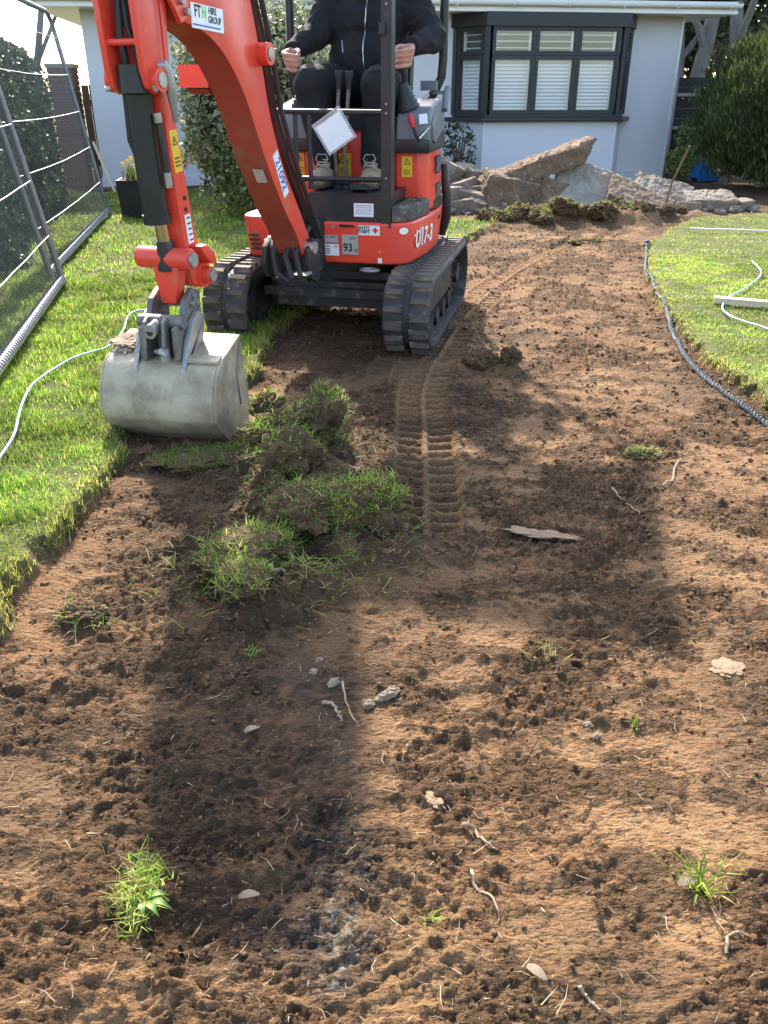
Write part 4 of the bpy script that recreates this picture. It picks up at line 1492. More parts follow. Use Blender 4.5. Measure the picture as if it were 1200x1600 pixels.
G().cyl((-.112, -.445, 1.392), (.118, -.445, 1.392), .042, 20).done('pivot_boss', RED, bo, M=MB, bevel=.004)
G().cyl((.1185, -.445, 1.392), (.123, -.445, 1.392), .026, 16).done('pin_end', STEEL, bo, M=MB)
for s_, z_ in ((1.02, 1.50), (1.05, 1.53), (1.01, 1.56)):
    G().cyl((.094, -s_, z_), (.108, -s_, z_), .013, 6).done('bolt', STEEL, bo, M=MB)
# boom ram and hoses behind the boom
g = G()
g.tube([(0, .03, .60), (0, -.06, .80), (0, -.20, 1.02)], .040, 16)
g.done('boom_ram_barrel', BLACK, bo, M=MB)
g = G()
g.tube([(0, -.20, 1.02), (0, -.40, 1.36)], .022, 14)
g.done('boom_ram_rod', CHROME, bo, M=MB)
g = G()
for x, o_ in ((.06, .0), (.03, .015), (.085, .01)):
    g.tube([(x, .06 + o_, .60), (x, -.055 + o_, .76), (x, -.21 + o_, .975), (x, -.325 + o_, 1.19), (x, -.375 + o_, 1.4), (x, -.46 + o_, 1.62)], .012, 8)
g.done('boom_hose', RUBS, bo, M=MB)
# work light guard on the far side of the boom
g = G()
g.box((-.135, -.53, 1.345), (.13, .20, .012)).box((-.135, -.635, 1.310), (.13, .012, .082)).box((-.195, -.53, 1.310), (.012, .20, .082)).box((-.135, -.435, 1.310), (.13, .012, .082))
wl = g.done('light_guard', RED, bo, M=MB, bevel=.004)
G().box((-.135, -.54, 1.275), (.10, .15, .03)).done('work_light', BLACK, bo, M=MB, bevel=.01)
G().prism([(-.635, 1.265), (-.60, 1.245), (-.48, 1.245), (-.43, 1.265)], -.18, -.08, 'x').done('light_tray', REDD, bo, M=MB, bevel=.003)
# stickers and writing on the boom
mF = MB @ face_m((.0748, -.848, 1.492), (0, .99, -.035), (0, 0.03, 1))
plate('hire_sticker', mF, .222, .078, WHITE, bo)
mT = mF @ Matrix.Translation((0, 0, .0018))
text('lettering', 'FT', .052, mT @ Matrix.Translation((-.068, .014, 0)), INK, bo, bold=.0016, sx=.8)
text('lettering', 'H', .052, mT @ Matrix.Translation((-.024, .014, 0)), INKG, bo, bold=.002, sx=.8)
text('lettering', 'HIRE', .030, mT @ Matrix.Translation((.035, .024, 0)), INK, bo, bold=.0008, sx=.9)
text('lettering', 'GROUP', .030, mT @ Matrix.Translation((.048, -.004, 0)), INK, bo, bold=.0008, sx=.9)
plate('print_line', mT @ Matrix.Translation((-.01, -.027, 0)), .19, .004, INKB, bo)
mN = MB @ face_m((.0748, -.325, .925), (0, .46, -.89), (0, .89, .46))
plate('number_sticker', mN, .205, .052, WHITE, bo)
text('lettering', '21092', .060, mN @ Matrix.Translation((0, 0, .0018)), INKB, bo, bold=.001)
mB_ = MB @ face_m((0.03, -.447, .985), (1, 0, 0), (0, -.42, .9))
plate('worn_label', MB @ face_m((0.02, -.418, .925), (1, .05, 0), (0, -.60, .80)), .05, .07, GREYL, bo)

# dipper arm, bucket ram, link, hitch, bucket --------------------------------
g = G()
g.prism(sz((1.095, 1.86), (1.05, 1.80), (1.085, 1.56), (1.105, 1.334), (1.098, 1.134), (1.072, .94), (1.045, .76), (.985, .66), (.985, .60), (1.03, .565), (1.09, .585), (1.115, .66), (1.135, .80), (1.16, 1.0), (1.175, 1.25), (1.20, 1.45), (1.21, 1.80), (1.17, 1.88)), -.062, .062, 'x')
arm = g.done('dipper_arm', RED, ex, M=MB, bevel=.008, seg=2, ang=30)
for sx in (-1, 1):
    g = G()
    g.prism(sz((1.165, 1.74), (1.19, 1.60), (1.185, 1.45), (1.175, 1.36), (1.185, 1.275), (1.225, 1.245), (1.265, 1.265), (1.285, 1.32), (1.292, 1.42), (1.30, 1.55), (1.28, 1.74)), sx * .068 - .012, sx * .068 + .012, 'x')
    g.done('ram_bracket_plate', RED, arm, M=MB, bevel=.006)
    G().cyl((sx * .068, -1.222, 1.29), (sx * .102, -1.222, 1.29), .038, 20).done('ram_pivot_boss', RED, arm, M=MB, bevel=.003)
    G().cyl((sx * .1025, -1.222, 1.29), (sx * .107, -1.222, 1.29), .024, 16).done('pin_end', STEEL, arm, M=MB)
    G().cyl((sx * .085, -1.250, 1.268), (sx * .100, -1.262, 1.262), .009, 6).done('bolt', STEEL, arm, M=MB)
G().cyl((-.06, -1.268, 1.40), (.06, -1.268, 1.40), .011, 12).done('cross_tube', RED, arm, M=MB)
# recessed channel on the arm's side and a row of bolts
G().prism(sz((1.115, 1.56), (1.135, 1.56), (1.135, 1.36), (1.125, 1.33), (1.115, 1.36)), .0625, .066, 'x').done('arm_rib', RED, arm, M=MB, bevel=.0015, seg=1)
for z_ in (.905, .865):
    G().cyl((.062, -1.10, z_), (.067, -1.10, z_), .008, 8).done('bolt', BLACK, arm, M=MB)
warn('warning_label', MB @ face_m((.0628, -1.126, 1.065), (0, .98, .1), (0, .10, 1)), .05, .14, arm)
plate('arm_label', MB @ face_m((.0628, -1.090, .795), (0, .98, .1), (0, .12, 1)), .038, .105, WHITE, arm)
for k in range(5):
    plate('print_line', MB @ face_m((.0646, -1.092 + k * .0025, .835 - k * .02), (0, .98, .1), (0, .12, 1)), .022, .005, INK, arm)
g = G()
g.tube([(0, -1.222, 1.335), (0, -1.222, 1.25)], .060, 22).tube([(0, -1.222, 1.25), (-.004, -1.213, 1.15), (-.006, -1.19, .845)], .0465, 24).tube([(-.006, -1.190, .855), (-.006, -1.188, .825)], .050, 24)
ram = g.done('bucket_ram', BLACK, ex, M=MB, bevel=.003, seg=1)
G().tube([(0, -1.178, .83), (0, -1.160, .70)], .024, 16).done('ram_rod', CHROME, ram, M=MB)
G().tube([(0, -1.168, .76), (0, -1.158, .655)], [.030, .042], 16).done('rod_eye', BLKM, ram, M=MB)
g = G()
g.tube([(.035, -1.20, 1.28), (.03, -1.245, 1.36), (.01, -1.25, 1.45), (.0, -1.24, 1.60), (.0, -1.2, 1.75)], .011, 8).tube([(-.02, -1.235, 1.30), (-.01, -1.265, 1.42), (-.01, -1.25, 1.58), (0, -1.2, 1.75)], .013, 8)
g.tube([(-.065, -1.20, 1.25), (-.072, -1.195, 1.10), (-.06, -1.19, 1.06)], .012, 8).tube([(.058, -1.205, 1.17), (.066, -1.20, 1.05), (.062, -1.195, .98)], .011, 8)
g.done('ram_hose', RUBS, ram, M=MB)
G().tube([(.064, -1.195, 1.0), (.062, -1.19, .95)], .014, 8).done('hose_fitting', STEEL, ram, M=MB)
G().tube([(.058, -1.21, 1.19), (.06, -1.207, 1.16)], .015, 8).done('hose_fitting', STEEL, ram, M=MB)
g = G()
g.tube([(.070, -1.20, 1.335), (.090, -1.185, 1.335), (.098, -1.175, 1.318), (.098, -1.17, 1.26), (.094, -1.155, 1.20), (.088, -1.145, 1.16)], [.010, .018, .020, .018, .013, .009], 12)
g.done('elbow_fitting', STEEL, arm, M=MB)
g = G()
g.cyl((-.125, -1.158, .695), (.105, -1.158, .695), .040, 22)
g.prism([(-.062, .70), (.062, .70), (.045, .60), (.030, .53), (-.030, .53), (-.045, .60)], -1.185, -1.125, 'y')
lk = g.done('bucket_link', RED, ex, M=MB, bevel=.006)
G().cyl((.105, -1.158, .695), (.118, -1.158, .695), .026, 16).done('pin_end', STEEL, lk, M=MB)
G().cyl((.066, -1.02, .615), (.10, -1.02, .615), .032, 16).cyl((.0, -1.02, .615), (.068, -1.02, .615), .05, 20).done('arm_tip_boss', RED, arm, M=MB, bevel=.003)
G().cyl((.10, -1.02, .615), (.110, -1.02, .615), .024, 16).done('pin_end', STEEL, arm, M=MB)
g = G()
for k in range(9):
    pass
g.prism(sz((1.05, .735), (1.10, .735), (1.075, .70), (1.03, .66), (.985, .655), (1.0, .70)), .062, .11, 'x')
g.done('arm_guard', RED, arm, M=MB, bevel=.006)
# quick hitch
MK = EXM.inverted() @ frame(tuple(frame((-.42, 4.3, 0), -20) @ Vector((.016, -1.305, .002))), -11)
MH = MK @ Matrix.Translation((.008, .035, .030)) @ Matrix.Diagonal((.78, 1, .92, 1))
g = G()
for x in (-.085, .085):
    g.prism([(-.055, .345), (.075, .335), (.19, .46), (.20, .575), (.13, .60), (.06, .565), (.02, .50), (-.05, .475)], x - .014, x + .014, 'x')
hi = g.done('quick_hitch', DKST, ex, M=MH, bevel=.005)
G().box((0, .03, .405), (.155, .018, .135)).done('hitch_plate', DKST, hi, M=MH, bevel=.004)
G().tube([(-.115, .0, .49), (.115, .0, .49)], .028, 16).tube([(-.105, .14, .545), (.105, .14, .545)], .026, 16).done('hitch_pin', DKST, hi, M=MH)
g = G()
g.tube([(-.018, -.02, .475), (-.018, -.085, .468)], .030, 20)
g.done('hitch_tube', STEEL, hi, M=MH)
G().cyl((-.018, -.0852, .468), (-.018, -.083, .468), .017, 16).done('tube_bore', INK, hi, M=MH)
g = G()
for x in (-.058, .036):
    g.prism([(-.085, .345), (-.06, .50), (-.03, .515), (.03, .50), (.03, .345)], x - .009, x + .009, 'x')
g.done('hitch_rib', DKST, hi, M=MH, bevel=.004)
g = G()
g.tube([(-.01, -.07, .385), (.03, -.088, .392), (.055, -.085, .375)], [.008, .016, .013], 8).box((.045, -.08, .375), (.03, .03, .05))
g.done('hitch_latch', STEEL, hi, M=MH, bevel=.003)
g = G()
for k, (y, z) in enumerate(((.13, .57), (.15, .535), (.17, .50), (.11, .54))):
    g.cyl((.1, y, z), (.112, y, z), .011, 8)
g.done('hitch_bolt', STEEL, hi, M=MH)
# bucket
prof = [(.235, .392), (.03, .345), (-.015, .322), (-.05, .275), (-.074, .220), (-.083, .175), (-.080, .135), (-.074, .118), (.03, .012), (.12, -.006), (.25, -.002)]
inn = [(.25, .010), (.12, .008), (.040, .026), (-.061, .122), (-.066, .138), (-.069, .175), (-.060, .215), (-.037, .267), (-.004, .309), (.036, .332), (.237, .379)]
wb = .226
g = G()
g.prism(prof + inn, -wb, wb, 'x')
bu = g.done('bucket', BUCK, ex, M=MK, bevel=.002, seg=1, ang=40)
for sx in (-1, 1):
    g = G()
    g.prism(prof + [(.272, .03), (.287, .10), (.262, .24)], sx * wb, sx * (wb + .010), 'x')
    g.done('bucket_side', BUCK, bu, M=MK, bevel=.003, seg=1, ang=40)
    g = G()
    g.prism([(-.035, .290), (-.02, .320), (.03, .345), (.17, .377), (.205, .47), (.15, .50), (.09, .475), (.035, .41)], sx * .098 - .010, sx * .098 + .010, 'x')
    g.done('bucket_ear', STEEL, bu, M=MK, bevel=.004)
    G().tube([(sx * (wb + .012), .225, .375), (sx * (wb + .012), .16, .26), (sx * (wb + .012), .18, .12)], .004, 6).done('weld_seam', DKST, bu, M=MK)
g = G().box((.165, .02, .3475), (.13, .05, .010), rot=(R(13), 0, 0))
g.done('wear_strip', BUCK, bu, M=MK, bevel=.002, seg=1)
bpy.context.view_layer.update()
# dry soil lying on the bucket
def lump(name, mat, c, d, seed, parent=None, sub=3, amp=.25, M=None, flat=None):
    r = random.Random(seed)
    g = G()
    bmesh.ops.create_icosphere(g.bm, subdivisions=sub, radius=1)
    o1 = Vector((r.uniform(0, 50), r.uniform(0, 50), r.uniform(0, 50)))
    from mathutils import noise as mn
    for v in g.bm.verts:
        p = v.co.copy()
        k = 1 + amp * mn.fractal(p * 1.6 + o1, 1.0, 2.0, 4) + amp * .5 * mn.noise(p * 5 + o1) + (amp * .30 * mn.fractal(Vector((p.x * d[0], p.y * d[1], p.z * d[2])) / (sum(d) / 3) * 7 + o1, .7, 2.1, 4) if sub > 4 else 0)
        v.co = Vector((p.x * d[0], p.y * d[1], p.z * d[2])) * k
        if flat is not None and v.co.z < flat:
            v.co.z = flat
    T = Matrix.Translation(c)
    return g.done(name, mat, parent, M=(M @ T) if M is not None else T, smooth=False)
# ------------------------------------------------------------------ operator seated in the excavator
from mathutils import noise as mnoise
SKIN = pmat('skin', (0.52, 0.27, 0.19), (0.46, 0.22, 0.155), 30, 0.5, 0, .15, 120, spec=.35)
JACK = pmat('black_fleece', (0.016, 0.015, 0.016), (0.026, 0.024, 0.025), 20, 0.85, 0, .35, 220, spec=.2)
TROU = pmat('black_work_trousers', (0.014, 0.014, 0.015), (0.022, 0.022, 0.023), 10, 0.8, 0, .3, 200, c3=(.06, .055, .05), s3=12, t3=(.68, .8), spec=.2)
BOOT = pmat('tan_suede', (0.36, 0.265, 0.16), (0.27, 0.195, 0.12), 14, 0.85, 0, .4, 80, c3=(.12, .09, .06), s3=14, t3=(.6, .72))
HAIR = pmat('dark_hair', (0.03, 0.022, 0.016), (0.05, 0.035, 0.025), 40, 0.6)
def vox(g, name, mat, parent, size, it=4, wrinkle=0.0, wscale=9.0, stretch=(1, 1, 1)):
    o = g.done(name, mat, parent)
    m = o.modifiers.new('r', 'REMESH')
    m.mode = 'VOXEL'
    m.voxel_size = size
    s = o.modifiers.new('s', 'SMOOTH')
    s.factor = .5
    s.iterations = it
    dg = bpy.context.evaluated_depsgraph_get()
    me = bpy.data.meshes.new_from_object(o.evaluated_get(dg))
    o.modifiers.clear()
    o.data = me
    if wrinkle:
        nv = [(v.co + v.normal * wrinkle * (1 - abs(mnoise.noise(Vector((v.co.x * stretch[0], v.co.y * stretch[1], v.co.z * stretch[2])) * wscale)) * 3.0)) for v in me.vertices]
        for v, c in zip(me.vertices, nv):
            v.co = c
    me.materials.clear()
    me.materials.append(mat)
    me.shade_smooth()
    return o
per = thing('person', 'operator in black zip jacket, black trousers and tan boots gripping both joysticks', 'person', (-.209, 5.07, 0), R(-12.5))
CX = .062
sh = {-1: (CX - .19, .31, 1.74), 1: (CX + .20, .31, 1.74)}
el = {-1: (-.215, .22, 1.535), 1: (.435, .235, 1.51)}
hd = {-1: (-.272, -.055, 1.395), 1: (.325, -.055, 1.41)}
hip = {-1: (CX - .095, .34, 1.255), 1: (CX + .095, .34, 1.255)}
kn = {-1: (-.155, -.13, 1.285), 1: (.215, -.13, 1.275)}
ank = {-1: (-.075, -.17, .885), 1: (.185, -.15, .885)}
def wrist(s):
    h = hd[s]
    return (h[0] + s * .036, h[1] + .085, h[2] + .052)
g = G()
g.cone((CX, .34, 1.26), .13, (CX, .33, 1.45), .13)
g.cone((CX - .07, .33, 1.62), .10, (CX + .07, .33, 1.62), .10)
g.cone((CX, .33, 1.45), .13, (CX, .33, 1.68), .11)
g.cone((CX, .32, 1.74), .058, (CX, .30, 1.87), .055)
# head with brow, nose, mouth, chin, ears
hc = Vector((CX, .262, 1.985))
g.ball(hc, 1, sub=3, sc=(.078, .098, .115))
g.ball(hc + Vector((0, -.035, -.065)), 1, sub=3, sc=(.058, .062, .058))
g.cone(hc + Vector((0, -.098, .005)), .011, hc + Vector((0, -.118, -.030)), .015)
g.cone(hc + Vector((-.03, -.088, .022)), .012, hc + Vector((.03, -.088, .022)), .012)
g.cone(hc + Vector((-.022, -.094, -.062)), .009, hc + Vector((.022, -.094, -.062)), .009)
for s in (-1, 1):
    g.ball(hc + Vector((s * .080, .01, -.01)), 1, sub=2, sc=(.011, .022, .032))
    g.cone(sh[s], .055, el[s], .045)
    g.cone(el[s], .042, wrist(s), .028)
    h = Vector(hd[s])
    w = Vector(wrist(s))
    for i in range(4):
        dz = .036 - i * .0225 - .004 * (i == 3)
        fl_ = (1.0, 1.06, 1.0, .86)[i]
        k_ = h + Vector((s * (.050 - .005 * i), -.026 + .010 * i, dz))
        m1 = h + Vector((s * (.016 - .004 * i), -.060 * fl_ + .008 * i, dz - .008))
        m2 = h + Vector((-s * .022 * fl_, -.046 + .006 * i, dz - .013))
        t_ = h + Vector((-s * .038 * fl_, -.014, dz - .010))
        g.cone(w, .021, k_, .0135, 10)
        g.cone(k_, .0128, m1, .0112, 10)
        g.cone(m1, .0110, m2, .0102, 10)
        g.cone(m2, .0100, t_, .0085, 10)
    b_ = h + Vector((s * .012, .055, .048))
    g.cone(w, .021, b_, .017, 10)
    g.cone(b_, .016, h + Vector((-s * .022, .020, .050)), .0135, 10)
    g.cone(h + Vector((-s * .022, .020, .050)), .0130, h + Vector((-s * .034, -.020, .040)), .0095, 10)
    g.cone(hip[s], .075, kn[s], .055)
    g.cone(kn[s], .05, ank[s], .036)
    g.cone(ank[s], .036, (ank[s][0], ank[s][1] - .10, .83), .03)
body = vox(g, 'body', SKIN, per, .006, 2)
g = G()
g.ball(hc + Vector((0, .018, .022)), 1, sub=3, sc=(.086, .100, .110))
vv = [v for v in g.bm.verts if v.co.z < hc.z - .05 or (v.co.y < hc.y - .045 and v.co.z < hc.z + .05)]
bmesh.ops.delete(g.bm, geom=vv, context='VERTS')
g.done('hair', HAIR, per)
for s in (-1, 1):
    G().ball(hc + Vector((s * .030, -.086, .006)), .011, sub=2).done('eye', pmat('eye', (.55, .53, .5), None, 1, .2), per)
# jacket
g = G()
g.cone((CX - .06, .36, 1.27), .155, (CX + .06, .36, 1.27), .155)
g.cone((CX - .055, .30, 1.42), .175, (CX + .055, .30, 1.42), .175)
g.cone((CX - .085, .31, 1.60), .155, (CX + .085, .31, 1.60), .155)
g.cone((CX - .12, .32, 1.70), .11, (CX + .12, .32, 1.70), .11)
g.cone((CX, .32, 1.72), .10, (CX, .31, 1.83), .075)
for s in (-1, 1):
    g.cone(sh[s], .098, el[s], .078)
    w = Vector(wrist(s))
    e_ = Vector(el[s])
    cuff = e_ + (w - e_) * .94
    g.cone(e_, .077, e_ + (w - e_) * .6, .058)
    g.cone(e_ + (w - e_) * .6, .058, cuff, .042)
jac = vox(g, 'jacket', JACK, per, .0085, 7, .006, 11, (1, 1, 1.6))
for s in (-1, 1):
    w = Vector(wrist(s))
    e_ = Vector(el[s])
    c_ = e_ + (w - e_) * .93
    d_ = (w - e_).normalized()
    G().tube([c_ - d_ * .012, c_, c_ + d_ * .018, c_ + d_ * .028], [.046, .050, .049, .043], 20).done('cuff', JACK, jac)
bv = BVHTree.FromPolygons([v.co for v in jac.data.vertices], [list(p.vertices) for p in jac.data.polygons])
def front(x, z, off=.003):
    h = bv.ray_cast(Vector((x, -1.5, z)), Vector((0, 1, 0)))[0]
    return Vector((x, (h.y if h else .15) - off, z))
ZIP = pmat('zip_metal', (.55, .53, .5), None, 1, .35, .9)
g = G()
g.tube([front(CX + .012 - .006 * math.sin(z * 14), z) for z in np.linspace(1.30, 1.80, 34)], .0035, 6)
g.done('zip', ZIP, jac)
g = G()
p_ = front(CX + .012, 1.31, .008)
g.box(p_ + Vector((0, 0, -.012)), (.006, .003, .022))
g.done('zip_pull', ZIP, jac)
g = G()
p_ = front(CX - .105, 1.475, .004)
g.tube([front(CX - .12, 1.50), front(CX - .115, 1.47), front(CX - .11, 1.44)], .003, 6)
g.done('pocket_zip', ZIP, jac)
g = G()
g.tube([front(CX - .17 + .02 * k, 1.575 - .003 * k, .001) for k in range(9)], .004, 6)
g.done('chest_seam', JACK, jac)
# trousers
g = G()
g.cone((CX - .085, .37, 1.235), .135, (CX + .085, .37, 1.235), .135)
for s in (-1, 1):
    g.cone(hip[s], .125, kn[s], .098)
    g.cone(kn[s], .094, (kn[s][0] * .8 + ank[s][0] * .2, kn[s][1] + .01, 1.17), .088)
    g.cone((kn[s][0] * .8 + ank[s][0] * .2, kn[s][1] + .01, 1.17), .088, (ank[s][0], ank[s][1] + .01, .91), .068)
vox(g, 'trousers', TROU, per, .0085, 7, .005, 10, (1, 1.3, 1))
SOLE = pmat('boot_sole', (.05, .04, .03), (.09, .07, .05), 20, .8)
LACE = pmat('boot_lace', (.42, .37, .29), (.34, .29, .22), 40, .8)
for s in (-1, 1):
    ax, ay, _ = ank[s]
    tx = ax - s * (-.012)
    g = G()
    g.cone((ax, ay + .02, .93), .058, (ax, ay + .02, .83), .056)
    g.cone((ax, ay + .045, .825), .046, (ax, ay - .04, .838), .052)
    g.cone((ax, ay - .04, .838), .052, (tx, ay - .15, .826), .047)
    g.cone((tx - .012, ay - .165, .822), .036, (tx + .014, ay - .165, .822), .036)
    bt = vox(g, 'boot', BOOT, per, .006, 4, .002, 22)
    for v in bt.data.vertices:
        v.co.z = max(v.co.z, .796)
    g = G()
    g.prism([(ax - .040, ay + .09), (ax - .046, ay - .02), (tx - .052, ay - .13), (tx - .036, ay - .195), (tx, ay - .212), (tx + .036, ay - .195), (tx + .052, ay - .13), (ax + .046, ay - .02), (ax + .040, ay + .09), (ax, ay + .105)], .7835, .802, 'z')
    g.done('boot_sole', SOLE, bt, bevel=.004, seg=1)
    g = G()
    for k in range(5):
        y_ = ay - .085 + k * .020
        z_ = .888 + k * .012
        g.tube([(ax - .036, y_ + .012, z_ - .010), (ax - .015, y_ - .008, z_ + .006), (ax + .02, y_ - .006, z_ + .010), (ax + .038, y_ + .014, z_ - .002)], .0030, 6)
        g.tube([(ax + .036, y_ + .012, z_ - .010), (ax + .012, y_ - .010, z_ + .006), (ax - .02, y_ - .008, z_ + .010), (ax - .038, y_ + .014, z_ - .002)], .0030, 6)
    for q in (-1, 1):
        g.tube([(ax, ay - .055, .945), (ax + q * .022, ay - .075, .948), (ax + q * .034, ay - .078, .925), (ax + q * .02, ay - .085, .905)], .0028, 6)
    g.done('laces', LACE, bt)

# document wallet hung on the guard rail
wal = thing('document_wallet', 'clear plastic wallet with white paper hanging askew on the guard rail', 'document', tuple(EXM @ Vector((.075, -.516, 1.068))), R(-12.5))
Mw = Matrix.Rotation(R(86), 4, 'X') @ Matrix.Rotation(R(33), 4, 'Z')
plate('paper', Mw, .145, .135, WHITE, wal, t=.002)
pl_ = pmat('clear_plastic', (.75, .77, .8), None, 1, .12, 0, spec=.6)
pl_.node_tree.nodes['Principled BSDF'].inputs['Alpha'].default_value = .28
plate('plastic_sleeve', Mw @ Matrix.Translation((0, .006, -.004)), .170, .168, pl_, wal, t=.0025)
plate('plastic_edge', Mw @ Matrix.Translation((0, .084, -.001)), .170, .010, GREYL, wal, t=.004)
G().tube([(.028, .004, .075), (.022, .025, .104), (.02, .036, .104), (.03, .022, .075)], .002, 6).done('cable_tie', INK, wal)
# ------------------------------------------------------------------ dry soil on the bucket, clumps
crumb = tag(lump('dried_soil', pmat('dry_soil', (.36, .265, .185), (.26, .18, .12), 20, .95, 0, .8, 70), (0, 0, 0), (.055, .065, .012), 4, sub=5, amp=.55), 'pale dry soil caked on the top left of the bucket', 'soil')
crumb.matrix_world = EXM @ MK @ Matrix.Translation((-.185, .10, .372)) @ Matrix.Rotation(R(14), 4, 'X')

# ------------------------------------------------------------------ turf lifted by the digger
def sod_grass(parent, P, Nn, n, h0, wts, droop=.3, tint=1.0):
    """blades on points P with normals Nn (numpy), local coordinates"""
    i = rng.integers(0, len(P), n)
    base = P[i] + rng.normal(0, .006, (n, 3))
    up = Nn[i] + .85 * rng.standard_normal((n, 3)) + np.array([0, 0, .15])
    up /= np.linalg.norm(up, axis=1)[:, None]
    a = rng.random(n) * 2 * np.pi
    keep = fbm(P[i][:, 0] + P[i][:, 2], P[i][:, 1], 11, 2) + .35 * rng.standard_normal(n) > -.12
    h = .62 * h0 * (.35 + 1.1 * rng.random(n) ** 1.4)
    h = np.where(keep, h, .004)
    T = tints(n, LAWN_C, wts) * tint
    V, F4, F3, C = blades(base, h, .0030 + .0016 * rng.random(n), .3 + droop * rng.random(n) * 1.6, np.cos(a), np.sin(a), T, up)
    return np_mesh('grass', V, [F4, F3], GRASS, parent, col=np.clip(C, .004, 1), kind='stuff')
def sod(label, loc, d, rot, n, h0, seed, wts=(3, 4, 2, 1), topz=.25, name='turf_clod', tint=1.0, cat='turf', sub=5):
    """A torn piece of turf: rough soil lump, grass growing from its upper side"""
    z = gh(loc[0], loc[1])
    t = thing(name, label, cat, (loc[0], loc[1], z + loc[2]), 0, 'pieces of lifted turf')
    s = lump('soil', SOIL, (0, 0, 0), d, seed, sub=sub, amp=.34)
    M = Euler(rot).to_matrix().to_4x4()
    s.data.transform(M)
    s.parent = t
    Mi = M.to_3x3().inverted()
    P, Nn = [], []
    for p in s.data.polygons:
        nl = Mi @ p.normal
        if nl.z > topz:
            P.append(p.center[:])
            Nn.append(p.normal[:])
    sod_grass(t, np.array(P), np.array(Nn), n, h0, wts, tint=tint)
    # dangling roots
    g = G()
    r = random.Random(seed)
    for k in range(26):
        u = Vector((r.gauss(0, 1), r.gauss(0, 1), r.gauss(0, .6))).normalized()
        p = M @ Vector((u.x * d[0], u.y * d[1], u.z * d[2]))
        q = p + Vector((r.gauss(0, .02), r.gauss(-.01, .02), r.uniform(-.03, .02)))
        g.tube([p * .9, (p + q) / 2 + Vector((r.gauss(0, .006), r.gauss(0, .006), 0)), q], [.0011, .0009, .0005], 3, caps=False)
    o = g.done('root_hairs', pmat('root', (.34, .24, .14), (.22, .15, .09), 20, .9), t)
    o['kind'] = 'stuff'
    return t
sod('upright grassy turf slab leaning against the heap right of the bucket', (-.265, 2.96, .09), (.09, .11, .14), (R(-22), R(38), R(10)), 1800, .05, 31, (3, 4, 1.5, .8), .1)
sod('small turf tuft with yellowed top touching the bucket side', (-.46, 3.13, .09), (.065, .06, .07), (R(-15), R(-12), 0), 700, .045, 32, (1, 2, 3, 2), .3)
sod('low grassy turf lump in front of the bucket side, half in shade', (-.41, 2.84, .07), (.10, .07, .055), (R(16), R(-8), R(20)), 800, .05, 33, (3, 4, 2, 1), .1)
sod('folded turf lump in the middle of the heap below the bucket', (-.32, 2.62, .06), (.10, .09, .07), (R(30), R(5), R(-15)), 500, .055, 34, (3, 3, 1, 1), .35)
sod('bright sunlit turf slab with cut soil face at the front of the heap', (-.085, 2.29, .06), (.14, .09, .058), (R(10), R(-6), R(14)), 1900, .05, 35, (2, 4, 4, 1), .3)
sod('bare broken soil block beside the bright sunlit turf slab', (.015, 2.24, .025), (.06, .05, .05), (R(10), R(8), R(8)), 90, .04, 36, (2, 3, 2, 1), .75)
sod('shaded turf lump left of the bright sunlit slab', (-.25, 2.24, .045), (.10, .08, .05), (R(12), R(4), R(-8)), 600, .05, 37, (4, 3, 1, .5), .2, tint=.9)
sod('spread grassy turf scrap at the lower left of the heap', (-.40, 2.06, .022), (.13, .09, .028), (R(6), R(-5), R(30)), 850, .055, 38, (3, 4, 2, 1), .2)
sod('thin grassy scrap at the bottom tip of the heap', (-.38, 1.90, .022), (.07, .07, .026), (R(6), 0, R(-20)), 600, .055, 39, (2, 3, 3, 1), .2)
sod('small turf crumb beside the left lawn edge', (-.80, 1.83, .018), (.06, .045, .032), (0, 0, R(20)), 120, .06, 41, (2, 3, 2, 2), .4)
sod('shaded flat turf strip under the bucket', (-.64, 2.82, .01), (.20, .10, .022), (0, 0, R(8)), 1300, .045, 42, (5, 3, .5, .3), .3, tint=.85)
sod('little bright moss-green turf patch alone on the right of the soil', (.985, 2.90, .018), (.065, .04, .024), (0, 0, 0), 620, .022, 43, (1, 2, 5, 1), .3)
ORD = ('leftmost', 'second', 'third', 'fourth', 'fifth', 'sixth', 'seventh', 'eighth', 'ninth', 'rightmost')
for i_ in range(10):
    q_ = i_ / 9
    xx = 1.16 + 2.05 * q_
    yy = 9.02 + .36 * q_ + .10 * math.sin(i_ * 2.3)
    sc_ = (1.1, 1.25, 1.0, 1.3, 1.1, 1.15, 1.25, .8, .8, .7)[i_]
    lab_ = ('leftmost turf clod' if i_ == 0 else 'rightmost turf clod' if i_ == 9 else ORD[i_] + ' turf clod from the left') + ' of the row in front of the rubble'
    sod(lab_, (xx, yy, .012), (.17 * sc_, .11 * sc_, .085 * sc_), (R(14 * math.sin(i_ * 3.1)), R(12 * math.cos(i_ * 1.9)), R(i_ * 47)), (900, 1100, 900, 1200, 900, 1000, 1300, 260, 120, 90)[i_], .05, 300 + i_, (1, 2, 4, 2), -.05)
sod('turf scrap on the far track print', (1.85, 7.9, .02), (.16, .08, .025), (0, 0, R(8)), 260, .03, 47, (1, 2, 4, 2), .3)
sod('damp clod pile with a grass wisp right of the right track', (.50, 4.06, .03), (.10, .06, .05), (0, R(10), R(20)), 70, .04, 48, (2, 3, 2, 1), .6)
sod('dark clod beside the right track print', (.63, 4.02, .03), (.055, .05, .045), (0, 0, R(50)), 6, .03, 49, (2, 3, 2, 1), .6)
